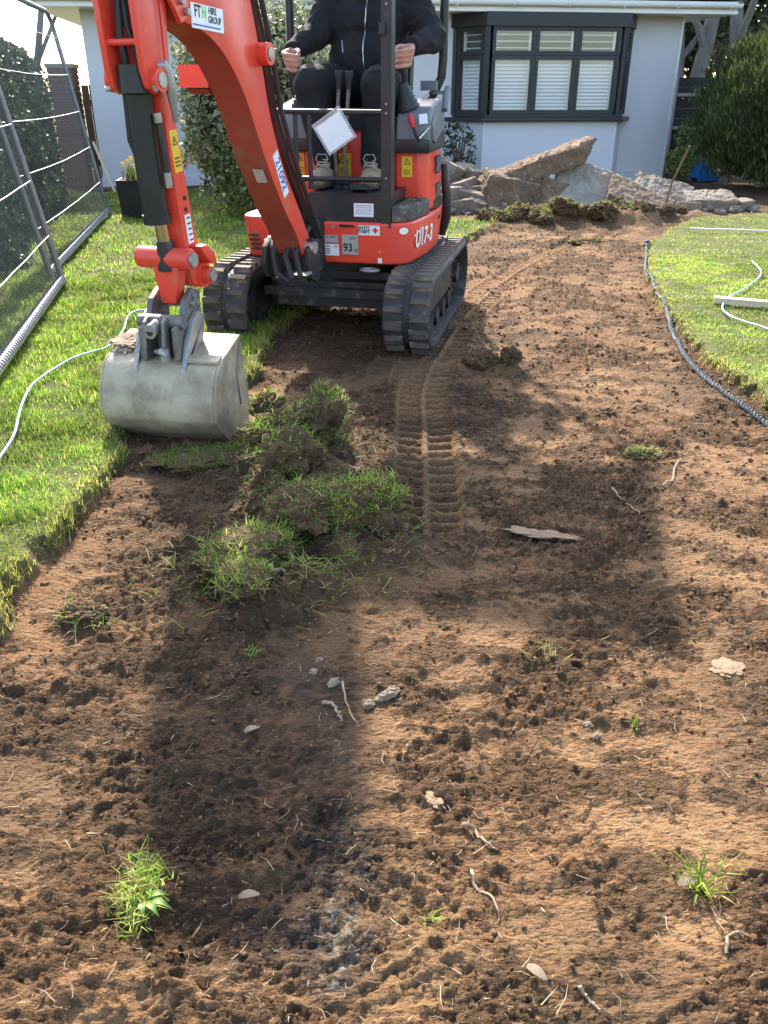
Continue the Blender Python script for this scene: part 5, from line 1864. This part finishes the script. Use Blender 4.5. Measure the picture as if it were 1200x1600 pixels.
# small plants growing or lying on the soil in the foreground
def tuft(label, loc, n, h, spread, seed, wts=(2, 4, 3, 2), wid=.0032, name='grass_tuft', tint=1.0, elong=.8):
    z = gh(*loc)
    t = thing(name, label, 'grass tuft', (loc[0], loc[1], z))
    r = np.random.default_rng(seed)
    base = np.stack([r.normal(0, spread, n), r.normal(0, spread * elong, n), np.full(n, -.004)], 1)
    a = r.random(n) * 2 * np.pi
    up = np.stack([.5 * r.standard_normal(n), .5 * r.standard_normal(n), np.ones(n)], 1)
    up /= np.linalg.norm(up, axis=1)[:, None]
    V, F4, F3, C = blades(base, h * (.45 + .8 * r.random(n)), wid * (.7 + .6 * r.random(n)), .3 + .8 * r.random(n), np.cos(a), np.sin(a), tints(n, LAWN_C, wts, r=r) * tint, up)
    np_mesh('blade_cluster', V, [F4, F3], GRASS, t, col=np.clip(C, .004, 1))
    lump('soil', SOIL, (0, 0, -.003), (min(spread, .02) * .8, min(spread, .02) * .8, .007), seed, t, sub=3)
    return t
t = tuft('grass tuft with broad dandelion leaves at the lower left', (-.425, .985), 380, .042, .017, 61, (1, 3, 4, 4), elong=2.0)
for k, (a, l_) in enumerate(((-.35, .060), (-.75, .052), (.15, .045), (-1.25, .040))):
    g = G()
    d_ = Vector((math.cos(a), math.sin(a), 0))
    s_ = Vector((-d_.y, d_.x, 0))
    pts = []
    for i in range(6):
        u = i / 5
        w_ = .0075 * math.sin(math.pi * min(1, u * .85 + .12)) * (1 if i % 2 else .75)
        c_ = Vector((.01, -.025, .004)) + d_ * l_ * u + Vector((0, 0, .022 * math.sin(u * 2.6)))
        pts.append((g.bm.verts.new(c_ - s_ * w_), g.bm.verts.new(c_ + Vector((0, 0, -.002))), g.bm.verts.new(c_ + s_ * w_)))
    for i in range(5):
        g.bm.faces.new((pts[i][0], pts[i][1], pts[i + 1][1], pts[i + 1][0]))
        g.bm.faces.new((pts[i][1], pts[i][2], pts[i + 1][2], pts[i + 1][1]))
    g.done('leaf', pmat('dandelion_leaf', (.11, .20, .03), (.16, .25, .045), 30, .5, trans=.3), t)
tuft('thin upright grass shoots on the soil at the lower right', (.555, .985), 34, .075, .007, 62, (1, 4, 4, 2), .0040)
tuft('sparse pale grass wisps beside the thin shoots', (.60, 1.02), 26, .05, .02, 63, (0, 1, 3, 5), .0022)
tuft('tiny green seedling left of the middle', (.075, .93), 12, .03, .006, 64, (2, 4, 1, 1))
tuft('small green sprig in the centre of the soil', (-.33, 1.67), 16, .035, .008, 65, (2, 4, 1, 1))
tuft('pale grass wisp near the left lawn', (-.76, 1.80), 40, .06, .02, 66, (1, 1, 2, 5), .0024)
tuft('straw wisp right of the centre', (.40, 1.66), 22, .06, .02, 67, (0, 0, 2, 5), .0022)
tuft('faint seedling at the right', (.55, 1.40), 9, .03, .004, 68, (1, 3, 3, 1), .004)

# ------------------------------------------------------------------ lawns
lawn('lawn_grass', 'bright green lawn on the left of the dug strip', [(-3.3, -.45, 1.4, 6), (-4.4, 1.3, 5.6, 12.2)], 110000, .042, (3, 5, 3.5, 1.0), 1.15)
lawn('lawn_grass', 'short sunlit lawn on the right of the dug strip', [(1.5, 3.6, 2.9, 7), (1.7, 7.2, 6, 11.2)], 72000, .019, (1, 3, 6, 2.0), 1.0)

# ------------------------------------------------------------------ broken concrete heap in front of the bungalow
CONC2 = pmat('broken_concrete', (.235, .195, .145), (.15, .115, .08), 5, .9, 0, .6, 30, c3=(.22, .14, .085), s3=6, t3=(.52, .68))
CONC3 = pmat('concrete_slab_face', (.29, .255, .20), (.20, .165, .12), 4, .88, 0, .3, 40, c3=(.30, .22, .15), s3=5, t3=(.58, .72))
HARD = pmat('brown_hardcore', (.215, .14, .085), (.13, .082, .05), 7, .95, 0, .8, 25, c3=(.42, .34, .25), s3=14, t3=(.58, .68))
def chunk(name, label, cat, c, d, rot, seed, mat, sub=2, amp=.10, group=None, cuts=7):
    """convex broken block with chipped faces, resting at c (its centre)"""
    r = random.Random(seed)
    g = G()
    for i in range(8):
        p = Vector((1 if i & 1 else -1, 1 if i & 2 else -1, 1 if i & 4 else -1))
        for _ in range(2):
            g.bm.verts.new((p.x * d[0] * r.uniform(.62, 1.0), p.y * d[1] * r.uniform(.62, 1.0), p.z * d[2] * r.uniform(.8, 1.0)))
    bmesh.ops.convex_hull(g.bm, input=g.bm.verts)
    bmesh.ops.delete(g.bm, geom=[v for v in g.bm.verts if not v.link_faces], context='VERTS')
    o = g.done(name, mat, None, smooth=False)
    m_ = o.modifiers.new('r', 'REMESH')
    m_.mode = 'VOXEL'
    m_.voxel_size = max(d) / (22 if max(d) > .35 else 13)
    me = bpy.data.meshes.new_from_object(o.evaluated_get(bpy.context.evaluated_depsgraph_get()))
    o.modifiers.clear()
    o.data = me
    o1 = Vector((r.uniform(0, 90), r.uniform(0, 90), 0))
    mn = min(d)
    A = amp * min(.05, mn * .55)
    nv = []
    for v in me.vertices:
        p = v.co / (mn + .06)
        k = mnoise.fractal(p * 1.6 + o1, .8, 2, 5) + .9 * max(0, mnoise.noise(p * 3.3 + o1)) - .5 * abs(mnoise.noise(p * 5.5 + o1))
        nv.append(v.co + v.normal * A * k)
    for v, q in zip(me.vertices, nv):
        v.co = q
    me.materials.clear()
    me.materials.append(mat)
    for p in me.polygons:
        p.use_smooth = False
    o.location = c
    o.rotation_euler = rot
    return tag(o, label, cat, group)
def slab(name, label, cat, c, L, wd, th, rot, seed, mat, edge_mat, chip=.06):
    """flat slab broken to an irregular outline"""
    r = random.Random(seed)
    t = thing(name, label, cat, c)
    n = 34
    pts = []
    for i in range(n):
        a = 2 * math.pi * i / n
        k = 1 / max(abs(math.cos(a)), abs(math.sin(a)))
        k *= 1 - chip * abs(r.gauss(0, 1)) - .10 * (max(0, k - 1.15))
        pts.append((math.cos(a) * k * L / 2, math.sin(a) * k * wd / 2))
    M = Euler(rot).to_matrix().to_4x4()
    g = G()
    A = [g.bm.verts.new((x, y, th / 2)) for x, y in pts]
    g.bm.faces.new(A)
    top = bmesh.ops.triangulate(g.bm, faces=g.bm.faces[:])
    bmesh.ops.subdivide_edges(g.bm, edges=g.bm.edges[:], cuts=2, use_grid_fill=True)
    for v in g.bm.verts:
        v.co.z += .006 * mnoise.fractal(v.co * 4 + Vector((seed, 0, 0)), 1, 2, 4)
    g.done('slab_face', mat, t, M=M)
    g = G()
    rows = 6
    R_ = []
    for j in range(rows):
        f = j / (rows - 1)
        R_.append([g.bm.verts.new((x * (1 - .05 * math.sin(f * 3.1) + .035 * mnoise.noise(Vector((x * 7, y * 7 + seed, f * 6)))), y * (1 - .05 * math.sin(f * 3.1) + .06 * mnoise.noise(Vector((x * 6 + seed, y * 6, f * 6)))), th / 2 - .003 - f * th + .012 * mnoise.noise(Vector((x * 8, y * 8, f * 5))))) for x, y in pts])
    for j in range(rows - 1):
        for i in range(n):
            g.bm.faces.new((R_[j][i], R_[j + 1][i], R_[j + 1][(i + 1) % n], R_[j][(i + 1) % n]))
    g.bm.faces.new(R_[-1][::-1])
    g.done('broken_edge', edge_mat, t, M=M, smooth=False)
    return t
chunk('concrete_slab', 'long thick concrete slab propped up at an angle on top of the rubble', 'concrete slab', (1.72, 10.15, .47), (.74, .24, .115), (R(2), R(-20), R(3)), 3, HARD, 4, .50)
chunk('concrete_slab', 'wide flat grey concrete slab leaning in the middle of the rubble', 'concrete slab', (2.40, 9.98, .22), (.50, .38, .075), (R(40), R(12), R(-8)), 5, CONC3, 4, .34)
chunk('concrete_slab', 'brownish slab sloping down right of the flat grey slab', 'concrete slab', (2.86, 9.86, .14), (.40, .26, .085), (R(24), R(20), R(-14)), 8, HARD, 3, .25)
chunk('concrete_slab', 'pale broken slab at the right end of the rubble', 'concrete slab', (3.72, 10.05, .12), (.33, .24, .09), (R(14), R(3), R(4)), 9, CONC2, 4, .34)
chunk('concrete_slab', 'tilted slab behind the leaning stake', 'concrete slab', (3.22, 10.15, .20), (.36, .26, .09), (R(26), R(16), R(-10)), 10, CONC2, 4, .32)
chunk('concrete_slab', 'grey slab half buried behind the tilted slab', 'concrete slab', (3.02, 10.5, .17), (.30, .2, .10), (R(10), R(-6), R(20)), 12, CONC3, 3, .22)
chunk('concrete_chunk', 'big brown lump of hardcore under the propped slab', 'concrete chunk', (1.42, 10.02, .20), (.40, .26, .22), (R(8), R(10), R(12)), 21, HARD, 4, .40)
chunk('concrete_chunk', 'brown hardcore lump under the middle of the propped slab', 'concrete chunk', (1.86, 9.98, .15), (.24, .2, .19), (R(-8), R(14), R(40)), 22, HARD, 4, .40)
RUBG = 'broken concrete chunks at the left of the rubble'
LAB = ['grey concrete chunk on top of the left rubble pile beside the potted shrub', 'long concrete chunk lying across the left rubble pile', 'concrete chunk at the foot of the left rubble pile next to the digger',
       'flat concrete piece half way up the left rubble pile', 'rounded dark concrete chunk at the back of the left pile', 'pale square concrete chunk at the back of the left pile',
       'concrete chunk low at the right of the left pile', 'small concrete chunk at the top right of the left pile', 'slanting concrete chunk in the middle of the left pile', 'small dark stone left of the rubble top']
CK = [((.80, 10.45, .40), (.14, .11, .10)), ((.86, 10.0, .22), (.27, .10, .075)), ((.86, 9.82, .09), (.22, .12, .09)), ((.92, 10.12, .30), (.16, .12, .05)), ((.98, 10.75, .38), (.12, .10, .09)), ((.66, 10.8, .42), (.12, .1, .11)),
      ((1.05, 9.85, .10), (.13, .12, .10)), ((1.08, 10.55, .36), (.10, .09, .07)), ((.98, 9.93, .20), (.20, .09, .06)), ((.62, 10.35, .30), (.11, .12, .10))]
for i, ((c, d), lb) in enumerate(zip(CK, LAB)):
    chunk('concrete_chunk', lb, 'concrete chunk', c, d, (random.uniform(-.4, .4), random.uniform(-.4, .4), random.uniform(-1, 1)), 50 + i, CONC2, 2, .16, RUBG)
for i, (c, d, lb) in enumerate((((.60, 10.1, .14), (.22, .3, .14), 'buried grey block filling the left rubble pile'), ((.95, 10.4, .16), (.3, .25, .15), 'wide block at the core of the left rubble pile'),
                                ((3.42, 9.85, .07), (.16, .10, .06), 'small chunk in front of the pale broken slab'), ((4.10, 10.0, .08), (.12, .10, .08), 'last white chunk at the far right of the rubble'),
                                ((2.75, 10.35, .22), (.22, .15, .12), 'chunk wedged behind the sloping brown slab'), ((3.05, 9.72, .05), (.22, .05, .03), 'thin splinter of concrete lying in front of the stake'))):
    chunk('concrete_chunk', lb, 'concrete chunk', c, d, (random.uniform(-.3, .3), random.uniform(-.3, .3), random.uniform(-.6, .6)), 80 + i, CONC2, 2, .16)

# ------------------------------------------------------------------ garden things
PLAST = pmat('black_plastic', (.012, .012, .013), (.02, .02, .02), 8, .45)
pt = thing('black_planter', 'square black planter with yellow daffodils by the fence end', 'planter', (-2.62, 9.32, .05), R(6))
g = G().box((0, 0, .19), (.30, .30, .38), taper=1.12)
g.done('pot', PLAST, pt, bevel=.012)
G().box((0, 0, .372), (.29, .29, .02)).done('compost', SOIL, pt)
n = 60
r_ = np.random.default_rng(5)
base = np.stack([r_.normal(0, .06, n), r_.normal(0, .06, n), np.full(n, .37)], 1)
a = r_.random(n) * 6.28
V, F4, F3, C = blades(base, .22 * (.5 + .6 * r_.random(n)), np.full(n, .012), .2 + .4 * r_.random(n), np.cos(a), np.sin(a), tints(n, [(.10, .17, .04), (.16, .22, .06)], [1, 1], r=r_))
np_mesh('daffodil_leaf', V, [F4, F3], GRASS, pt, col=C)
YF = pmat('daffodil_yellow', (.75, .55, .04), (.70, .45, .03), 30, .5, trans=.3)
for k in range(9):
    p = Vector((random.uniform(-.10, .10), random.uniform(-.10, .10), .53 + random.uniform(-.04, .06)))
    g = G()
    for j in range(6):
        t_ = j * math.pi / 3
        q = [p, p + Vector((.012 * math.cos(t_ - .5), .012 * math.sin(t_ - .5), .004)), p + Vector((.028 * math.cos(t_), .028 * math.sin(t_), .002)), p + Vector((.012 * math.cos(t_ + .5), .012 * math.sin(t_ + .5), .004))]
        vs = [g.bm.verts.new((v.x, p.y + (v.z - p.z) * 1.0 - .01, p.z + (v.y - p.y))) for v in q]
        g.bm.faces.new(vs)
    g.cyl((p.x, p.y - .012, p.z), (p.x, p.y - .032, p.z), .008, 8, .012)
    g.tube([(p.x, p.y, p.z), (p.x * .9, p.y * .9, p.z - .05), (p.x * .6, p.y * .6, .37)], .004, 4)
    g.done('daffodil', YF, pt)
blob_shrub('potted_bay', 'small dark leafy shrub against the bungalow wall behind the digger', 'shrub', (1.05, 12.75, .12), (.24, .2, 0), .72, 420, .085, .35, [(.035, .055, .02), (.06, .085, .03), (.10, .12, .05)], [3, 3, 1], core=False, stemn=7, lump=.3)
blob_shrub('yellow_green_plant', 'bright yellow-green bush at the right foot of the bungalow', 'plant', (4.72, 14.15, 0), (.26, .22, 0), .42, 900, .06, .6, [(.22, .28, .05), (.32, .36, .09), (.14, .2, .04)], [3, 3, 2], core=False)
blob_shrub('yellow_green_plant', 'pale variegated bush between the stake and the blue sack', 'plant', (5.02, 14.9, 0), (.24, .22, 0), .80, 900, .06, .6, [(.22, .26, .08), (.36, .38, .16), (.12, .17, .05)], [3, 3, 2], core=False)
# yellow shrub glimpsed left of the bungalow
blob_shrub('forsythia', 'yellow flowering twigs glimpsed beside the left corner of the bungalow', 'shrub', (-4.35, 14.6, 0), (.25, .25, 0), 1.7, 500, .06, .5, [(.5, .42, .06), (.35, .33, .08), (.2, .2, .06)], [3, 2, 1], core=False)
bl = thing('blue_sack', 'bright blue plastic sack slumped under the conifer', 'sack', (5.02, 13.95, 0), R(12))
g = G()
g.prism([(-.16, 0), (.20, 0), (.23, .05), (.10, .16), (-.02, .30), (-.09, .34), (-.13, .26), (-.17, .10)], -.10, .10, 'y')
bmesh.ops.subdivide_edges(g.bm, edges=g.bm.edges[:], cuts=2, use_grid_fill=True)
for v in g.bm.verts:
    v.co += .02 * Vector((mnoise.noise(v.co * 9), mnoise.noise(v.co * 9 + Vector((5, 0, 0))), .4 * mnoise.noise(v.co * 8)))
g.done('sack_body', pmat('blue_plastic', (.02, .16, .55), (.03, .22, .65), 10, .4), bl, bevel=.01)
g = G().box((-.10, -.02, -.0), (.16, .12, .09))
g.done('dark_base', PLAST, bl)
g = G().tube([(.05, -.08, .21), (.09, -.09, .25), (.07, -.09, .28)], .012, 6)
g.done('yellow_tag', YF, bl)
stake = G().tube([(0, 0, -.05), (.05, .0, .33), (.112, -.2, .70)], [.013, .012, .010], 8).done('wooden_stake', OLDW, None, loc=(3.04, 9.5, .05))
tag(stake, 'thin brown stake leaning up from the soil in front of the rubble', 'stake')
TIMB = pmat('fresh_timber', (.66, .52, .34), (.56, .42, .26), 5, .7, 0, .2, 40, stretch=(1, 10, 10))
bt = G().box((.45, 0, 0), (.9, .045, .036)).done('timber_batten', TIMB, None, bevel=.003, seg=1, loc=(2.05, 5.17, .098), rot=(R(4), R(.5), R(-21)))
tag(bt, 'pale sawn timber batten lying on the right lawn', 'batten')
# leaning plank and odd timbers left of the bungalow
for i, (p0, p1, w_, lb) in enumerate((((-3.62, 11.9, 0), (-4.02, 12.5, .62), .018, 'thin timber pole leaning left of the bungalow behind the fence'), ((-4.0, 12.3, .02), (-3.62, 12.45, .05), .03, 'short plank end lying beside the bungalow corner'), ((-3.95, 12.9, 0), (-4.0, 12.9, .42), .03, 'short upright post stump beside the bungalow corner'))):
    tag(G().tube([p0, p1], w_, 7).done('timber_piece', TIMB if i == 0 else OLDW, None), lb, 'timber')
# ------------------------------------------------------------------ cords
def cord(name, label, pts, r, mat, lift=.012, n=160, wob=.0, nsd=6, step=1):
    Q = smooth_path(pts, n)
    z = ghs(Q[:, 0], Q[:, 1])
    k = np.ones(9) / 9
    zp = np.convolve(np.pad(z, 4, mode='edge'), k, 'valid')
    g = G()
    g.tube([(x + wob * math.sin(i * .9), y + wob * math.cos(i * 1.3), zz + lift + r) for i, ((x, y), zz) in enumerate(zip(Q, zp))], r, nsd)
    o = g.done(name, mat, None)
    return tag(o, label, 'rope')
BLUEC = pmat('pale_blue_cord', (.20, .44, .47), (.36, .50, .50), 60, .5)
cord('blue_rope', 'pale blue cord winding over the left lawn', [(-1.0, 7.1), (-1.08, 6.8), (-1.2, 6.3), (-1.36, 5.3), (-1.41, 4.97), (-1.47, 4.93), (-1.49, 4.8), (-1.43, 4.48), (-1.42, 4.17), (-1.52, 3.88), (-1.55, 3.55), (-1.5, 3.25), (-1.42, 2.97), (-1.38, 2.75), (-1.36, 2.62), (-1.32, 2.56)], .0055, BLUEC, .028)
cord('blue_rope', 'pale cord curling on the right lawn and under the batten', [(2.86, 6.6), (2.80, 6.35), (2.68, 6.0), (2.45, 5.65), (2.2, 5.3), (2.05, 5.02), (2.02, 4.8), (2.1, 4.55), (2.2, 4.2)], .0055, BLUEC, .018)
cord('white_twine', 'thin white string across the far right lawn', [(2.9, 8.2), (3.6, 8.0), (4.3, 8.1), (5.2, 7.8)], .006, WHITE, .03)
# dark braided rope along the right lawn edge
ROPE = pmat('dark_rope', (.022, .032, .034), (.04, .055, .06), 40, .7, 0, .5, 90)
RP = smooth_path([(2.38, 7.75), (2.22, 7.2), (2.02, 6.5), (1.91, 5.97), (1.77, 5.2), (1.64, 4.6), (1.58, 4.2), (1.56, 3.9), (1.58, 3.55), (1.63, 3.25), (1.72, 2.8)], 330)
rz = np.convolve(np.pad(ghs(RP[:, 0], RP[:, 1]), 6, mode='edge'), np.ones(13) / 13, 'valid')
rt = thing('braided_rope', 'dark braided rope laid along the right lawn edge', 'rope', (RP[0, 0], RP[0, 1], 0))
for k in range(3):
    g = G()
    g.tube([(x - RP[0, 0] + .009 * math.cos(i * .85 + k * 2.09), y - RP[0, 1] + .004 * math.sin(i * .5), z + .008 + .0075 * math.sin(i * .85 + k * 2.09)) for i, ((x, y), z) in enumerate(zip(RP, rz))], .0072, 6)
    g.done('strand', ROPE, rt)
g = G()
for k, (x, y, z) in enumerate(((.02, .08, .05), (-.02, -.03, .04), (.0, -.28, .05))):
    g.ball((x, y, z - .025), .028, sub=2, sc=(1, .8, .7))
g.done('knot', pmat('blue_rope', (.05, .13, .2), (.03, .06, .09), 30, .7), rt)

# ------------------------------------------------------------------ loose things on the soil
STONE = pmat('pale_stone', (.26, .20, .135), (.165, .115, .07), 20, .85, 0, .4, 60, c3=(.2, .13, .08), s3=20, t3=(.55, .7))
FLATS = pmat('flat_stone', (.235, .155, .09), (.18, .115, .064), 10, .85, 0, .2, 60)
CHALK = pmat('chalky_stone', (.26, .20, .135), (.17, .12, .075), 30, .9, 0, .5, 60, c3=(.16, .10, .06), s3=30, t3=(.5, .66))
STN = [((.005, 1.515), (.030, .011, .010), 25, 'long pale mortar crumb in the centre of the soil', STONE), ((-.035, 1.49), (.014, .011, .009), 10, 'short mortar crumb left of the long one', STONE), ((.025, 1.535), (.012, .012, .010), 0, 'round mortar crumb right of the long one', STONE),
       ((-.12, 1.56), (.016, .010, .007), 50, 'dusty stone flake left of the mortar crumbs', STONE), ((-.17, 1.60), (.010, .008, .006), 0, 'tiny grey stone above the dark strip', STONE), ((.10, 1.19), (.024, .013, .008), -62, 'oval tan stone right of the dark strip', FLATS),
       ((.49, 2.295), (.10, .032, .006), -14, 'flat pale stone slab lying in the right half of the soil', FLATS), ((.45, 1.41), (.010, .008, .006), 0, 'small beige pebble on the right', STONE), ((.46, 1.37), (.010, .007, .006), 20, 'white crumb under the beige pebble', CHALK), ((-.16, 1.655), (.010, .008, .006), 0, 'pale pebble in the shaded soil', STONE), ((.84, 1.63), (.035, .03, .004), 10, 'smooth flat stone at the right edge of the soil', FLATS), ]
for i, ((x, y), d, rz_, lb, mt) in enumerate(STN):
    o = lump('stone', mt, (0, 0, 0), d, 200 + i, sub=4, amp=.5)
    o.location = (x, y, gh(x, y) + d[2] * .45)
    o.rotation_euler = (random.uniform(-.1, .1), random.uniform(-.1, .1), R(rz_))
    tag(o, lb, 'stone')
ROOT = pmat('root_brown', (.34, .24, .15), (.24, .16, .10), 30, .85, 0, .4, 80)
TW = [([(-.14, 1.50), (-.115, 1.49), (-.10, 1.46), (-.095, 1.44)], .0045, 'forked grey twig left of the mortar crumbs'), ([(-.10, 1.56), (-.085, 1.50), (-.07, 1.45), (-.06, 1.43)], .003, 'long thin twig beside the mortar crumbs'),
      ([(.15, 1.125), (.175, 1.115), (.185, 1.09), (.205, 1.075)], .0038, 'curved pale root right of the oval stone'), ([(.155, 1.03), (.165, .99), (.185, .965), (.195, .925)], .0032, 'bent root hanging down the right of centre'),
      ([(-.335, 1.98), (-.30, 1.985), (-.275, 1.975)], .008, 'short thick stick below the turf heap'), ([(.55, .86), (.56, .885), (.575, .895), (.59, .893)], .003, 'hooked pale root at the lower right'),
      ([(.98, 2.62), (1.03, 2.68), (1.09, 2.82), (1.15, 2.87)], .005, 'thin twig at the right edge of the soil'), ([(.80, 2.62), (.83, 2.52), (.85, 2.42)], .004, 'straight straw lying right of the moss patch'),
      ([(-.47, 2.14), (-.455, 2.08), (-.44, 2.03)], .004, 'pale straw in the shaded soil left of the heap'), ([(.30, .80), (.315, .785), (.325, .77)], .0032, 'short root at the bottom edge'), ([(.05, 1.34), (.035, 1.30), (.015, 1.29)], .0022, 'thin dark twig in the middle foreground'),
      ([(-1.15, 3.25), (-1.10, 3.15), (-1.05, 3.10)], .008, 'crooked twig on the grass beside the bucket'), ([(-1.12, 3.42), (-1.05, 3.34), (-1.0, 3.35)], .004, 'thin twig on the grass left of the bucket')]
for pts, r, lb in TW:
    Q = smooth_path(pts, 14)
    z = ghs(Q[:, 0], Q[:, 1])
    g = G()
    g.tube([(x + random.gauss(0, r * .5), y + random.gauss(0, r * .5), zz + r * 1.4 + .004 * math.sin(i * .8)) for i, ((x, y), zz) in enumerate(zip(Q, z))], [r * (1 - .04 * i) for i in range(14)], 6)
    tag(g.done('twig', ROOT, None), lb, 'twig')
WLF = pmat('dead_leaf', (.27, .21, .14), (.18, .125, .075), 20, .7, trans=.2)
for i, (x, y, a, lb) in enumerate(((.225, .835, -40, 'pale curled dead leaf at the bottom right'), (-.255, .985, 10, 'small tan leaf right of the dandelion tuft'), (-.31, 1.41, 30, 'dry leaf flake in the left soil'), (.51, .985, 15, 'whitish leaf scrap at the right edge'))):
    g = G()
    vs = []
    for k in range(5):
        u = k / 4
        w_ = .008 * math.sin(math.pi * (u * .8 + .1))
        vs.append((g.bm.verts.new((u * .036, -w_, .006 + .006 * math.sin(u * 3))), g.bm.verts.new((u * .036, w_, .010 + .004 * math.sin(u * 4)))))
    for k in range(4):
        g.bm.faces.new((vs[k][0], vs[k][1], vs[k + 1][1], vs[k + 1][0]))
    tag(g.done('dead_leaf', WLF, None, loc=(x, y, gh(x, y)), rot=(0, 0, R(a))), lb, 'leaf')
# crumbs of soil, uncountable
def crumbs(name, label, n, mat, smin, smax, pw, box):
    r = np.random.default_rng(77 + n)
    x = box[0] + r.random(n * 3) * (box[1] - box[0])
    y = box[2] + (box[3] - box[2]) * r.random(n * 3) ** 1.6
    z, d, ro, *_q, sdl = terrain(x, y)
    k = (sdl > .01) & (r.random(len(x)) < .22 + ro) & (np.abs(x) < .52 * y + .35)
    x, y, z = x[k][:n], y[k][:n], z[k][:n]
    m = len(x)
    s = (smin + (smax - smin) * r.random(m) ** pw) * np.clip(y / 2.6, .45, 1.0)
    ico = np.array([(0, 0, 1), (1, 0, 0), (0, 1, 0), (-1, 0, 0), (0, -1, 0), (0, 0, -1)], float)
    f = np.array([(0, 1, 2), (0, 2, 3), (0, 3, 4), (0, 4, 1), (5, 2, 1), (5, 3, 2), (5, 4, 3), (5, 1, 4)])
    aa = r.random(m) * 6.283
    q = ico[None] * (.55 + .9 * r.random((m, 6, 1))) + .22 * r.standard_normal((m, 6, 3))
    q = np.stack([q[:, :, 0] * np.cos(aa)[:, None] - q[:, :, 1] * np.sin(aa)[:, None], q[:, :, 0] * np.sin(aa)[:, None] + q[:, :, 1] * np.cos(aa)[:, None], q[:, :, 2] * .75], 2) * s[:, None, None]
    q += np.stack([x, y, z + s * .25], 1)[:, None, :]
    F = (np.arange(m)[:, None, None] * 6 + f[None]).reshape(-1, 3)
    o = np_mesh(name, q.reshape(-1, 3), [F], mat, kind='stuff')
    o['label'] = label
crumbs('soil_crumbs', 'loose brown soil crumbs strewn over the dug strip', 30000, pmat('crumb_soil', (.17, .094, .044), (.10, .056, .027), 5, .95, 0, .8, 90, spec=.2), .0022, .013, 6.0, (-1.1, 2.4, .7, 9.5))
# root hairs and straw in the soil, uncountable
r = np.random.default_rng(9)
n = 3400
x = -1.0 + r.random(n) * 2.5
y = .72 + 3.6 * r.random(n) ** 1.7
z, d, ro, *_q, sdl = terrain(x, y)
k = (sdl > .0) & (np.abs(x) < .5 * y + .3)
x, y, z = x[k], y[k], z[k]
n = len(x)
L_ = .008 + .035 * r.random(n) ** 2.5
a = r.random(n) * 6.283
w = .00055 + .0006 * r.random(n)
up = np.stack([np.cos(a) * 1.0, np.sin(a) * 1.0, .10 + .35 * r.random(n)], 1)
up /= np.linalg.norm(up, axis=1)[:, None]
a2 = a + r.normal(1.2, .5, n)
V, F4, F3, C = blades(np.stack([x, y, z + .003], 1), L_, w * 2, .3 + .6 * r.random(n), np.cos(a2), np.sin(a2), tints(n, [(.48, .36, .22), (.34, .24, .14), (.55, .46, .30)], [3, 3, 2], r=r), up)
o = np_mesh('straw_and_roots', V, [F4, F3], GRASS, col=np.clip(C, .01, 1), kind='stuff')
o['label'] = 'fine straw and root hairs sticking out of the soil'
# coarse gravel and debris on the ground left of the bungalow

# torn grass blades and matted thatch strewn through the lifted turf
r = np.random.default_rng(19)
n = 3300
c_ = np.array([(-.25, 3.0, .16, .16), (-.42, 2.85, .12, .16), (-.30, 2.6, .14, .14), (-.1, 2.36, .17, .12), (-.26, 2.28, .16, .13), (-.4, 2.03, .17, .12), (-.2, 2.05, .2, .1)])
k = r.integers(0, len(c_), n)
x = c_[k, 0] + r.normal(0, 1, n) * c_[k, 2] * .8
y = c_[k, 1] + r.normal(0, 1, n) * c_[k, 3] * .8
z = ghs(x, y)
a = r.random(n) * 6.283
up = np.stack([np.cos(a), np.sin(a), .25 + .6 * r.random(n)], 1)
up /= np.linalg.norm(up, axis=1)[:, None]
a2 = a + r.normal(.6, .5, n)
V, F4, F3, C = blades(np.stack([x, y, z + .002], 1), .014 + .045 * r.random(n) ** 1.5, .0022 + .0016 * r.random(n), .4 + .6 * r.random(n), np.cos(a2), np.sin(a2), tints(n, LAWN_C + [(.34, .25, .13), (.2, .14, .07)], [3, 3, 2, 2, 3, 3], r=r), up)
o = np_mesh('torn_grass', V, [F4, F3], GRASS, col=np.clip(C, .01, 1), kind='stuff')
o['label'] = 'torn grass blades and thatch strewn through the lifted turf heap'

# rubble crumbs round the foot of the concrete heap, uncountable
r = np.random.default_rng(29)
n = 620
x = .55 + 3.7 * r.random(n)
y = 9.62 + r.normal(.12, .16, n) + .08 * x
z = ghs(x, y)
s_ = .012 + .05 * r.random(n) ** 3.5
cube = np.array([(-1, -1, -1), (1, -1, -1), (1, 1, -1), (-1, 1, -1), (-1, -1, 1), (1, -1, 1), (1, 1, 1), (-1, 1, 1)], float)
q = cube[None] * (.55 + .5 * r.random((n, 8, 3))) * s_[:, None, None] * np.array([1.2, 1, .7])
a = r.random(n) * 6.283
ca, sa = np.cos(a)[:, None], np.sin(a)[:, None]
q = np.stack([q[:, :, 0] * ca - q[:, :, 1] * sa, q[:, :, 0] * sa + q[:, :, 1] * ca, q[:, :, 2]], 2) + np.stack([x, y, z + s_ * .3], 1)[:, None, :]
fq = np.array([(3, 2, 1, 0), (4, 5, 6, 7), (0, 1, 5, 4), (1, 2, 6, 5), (2, 3, 7, 6), (3, 0, 4, 7)])
o = np_mesh('rubble_crumbs', q.reshape(-1, 3), [(np.arange(n)[:, None, None] * 8 + fq[None]).reshape(-1, 4)], CONC2, kind='stuff')
o['label'] = 'small concrete crumbs scattered round the foot of the rubble'
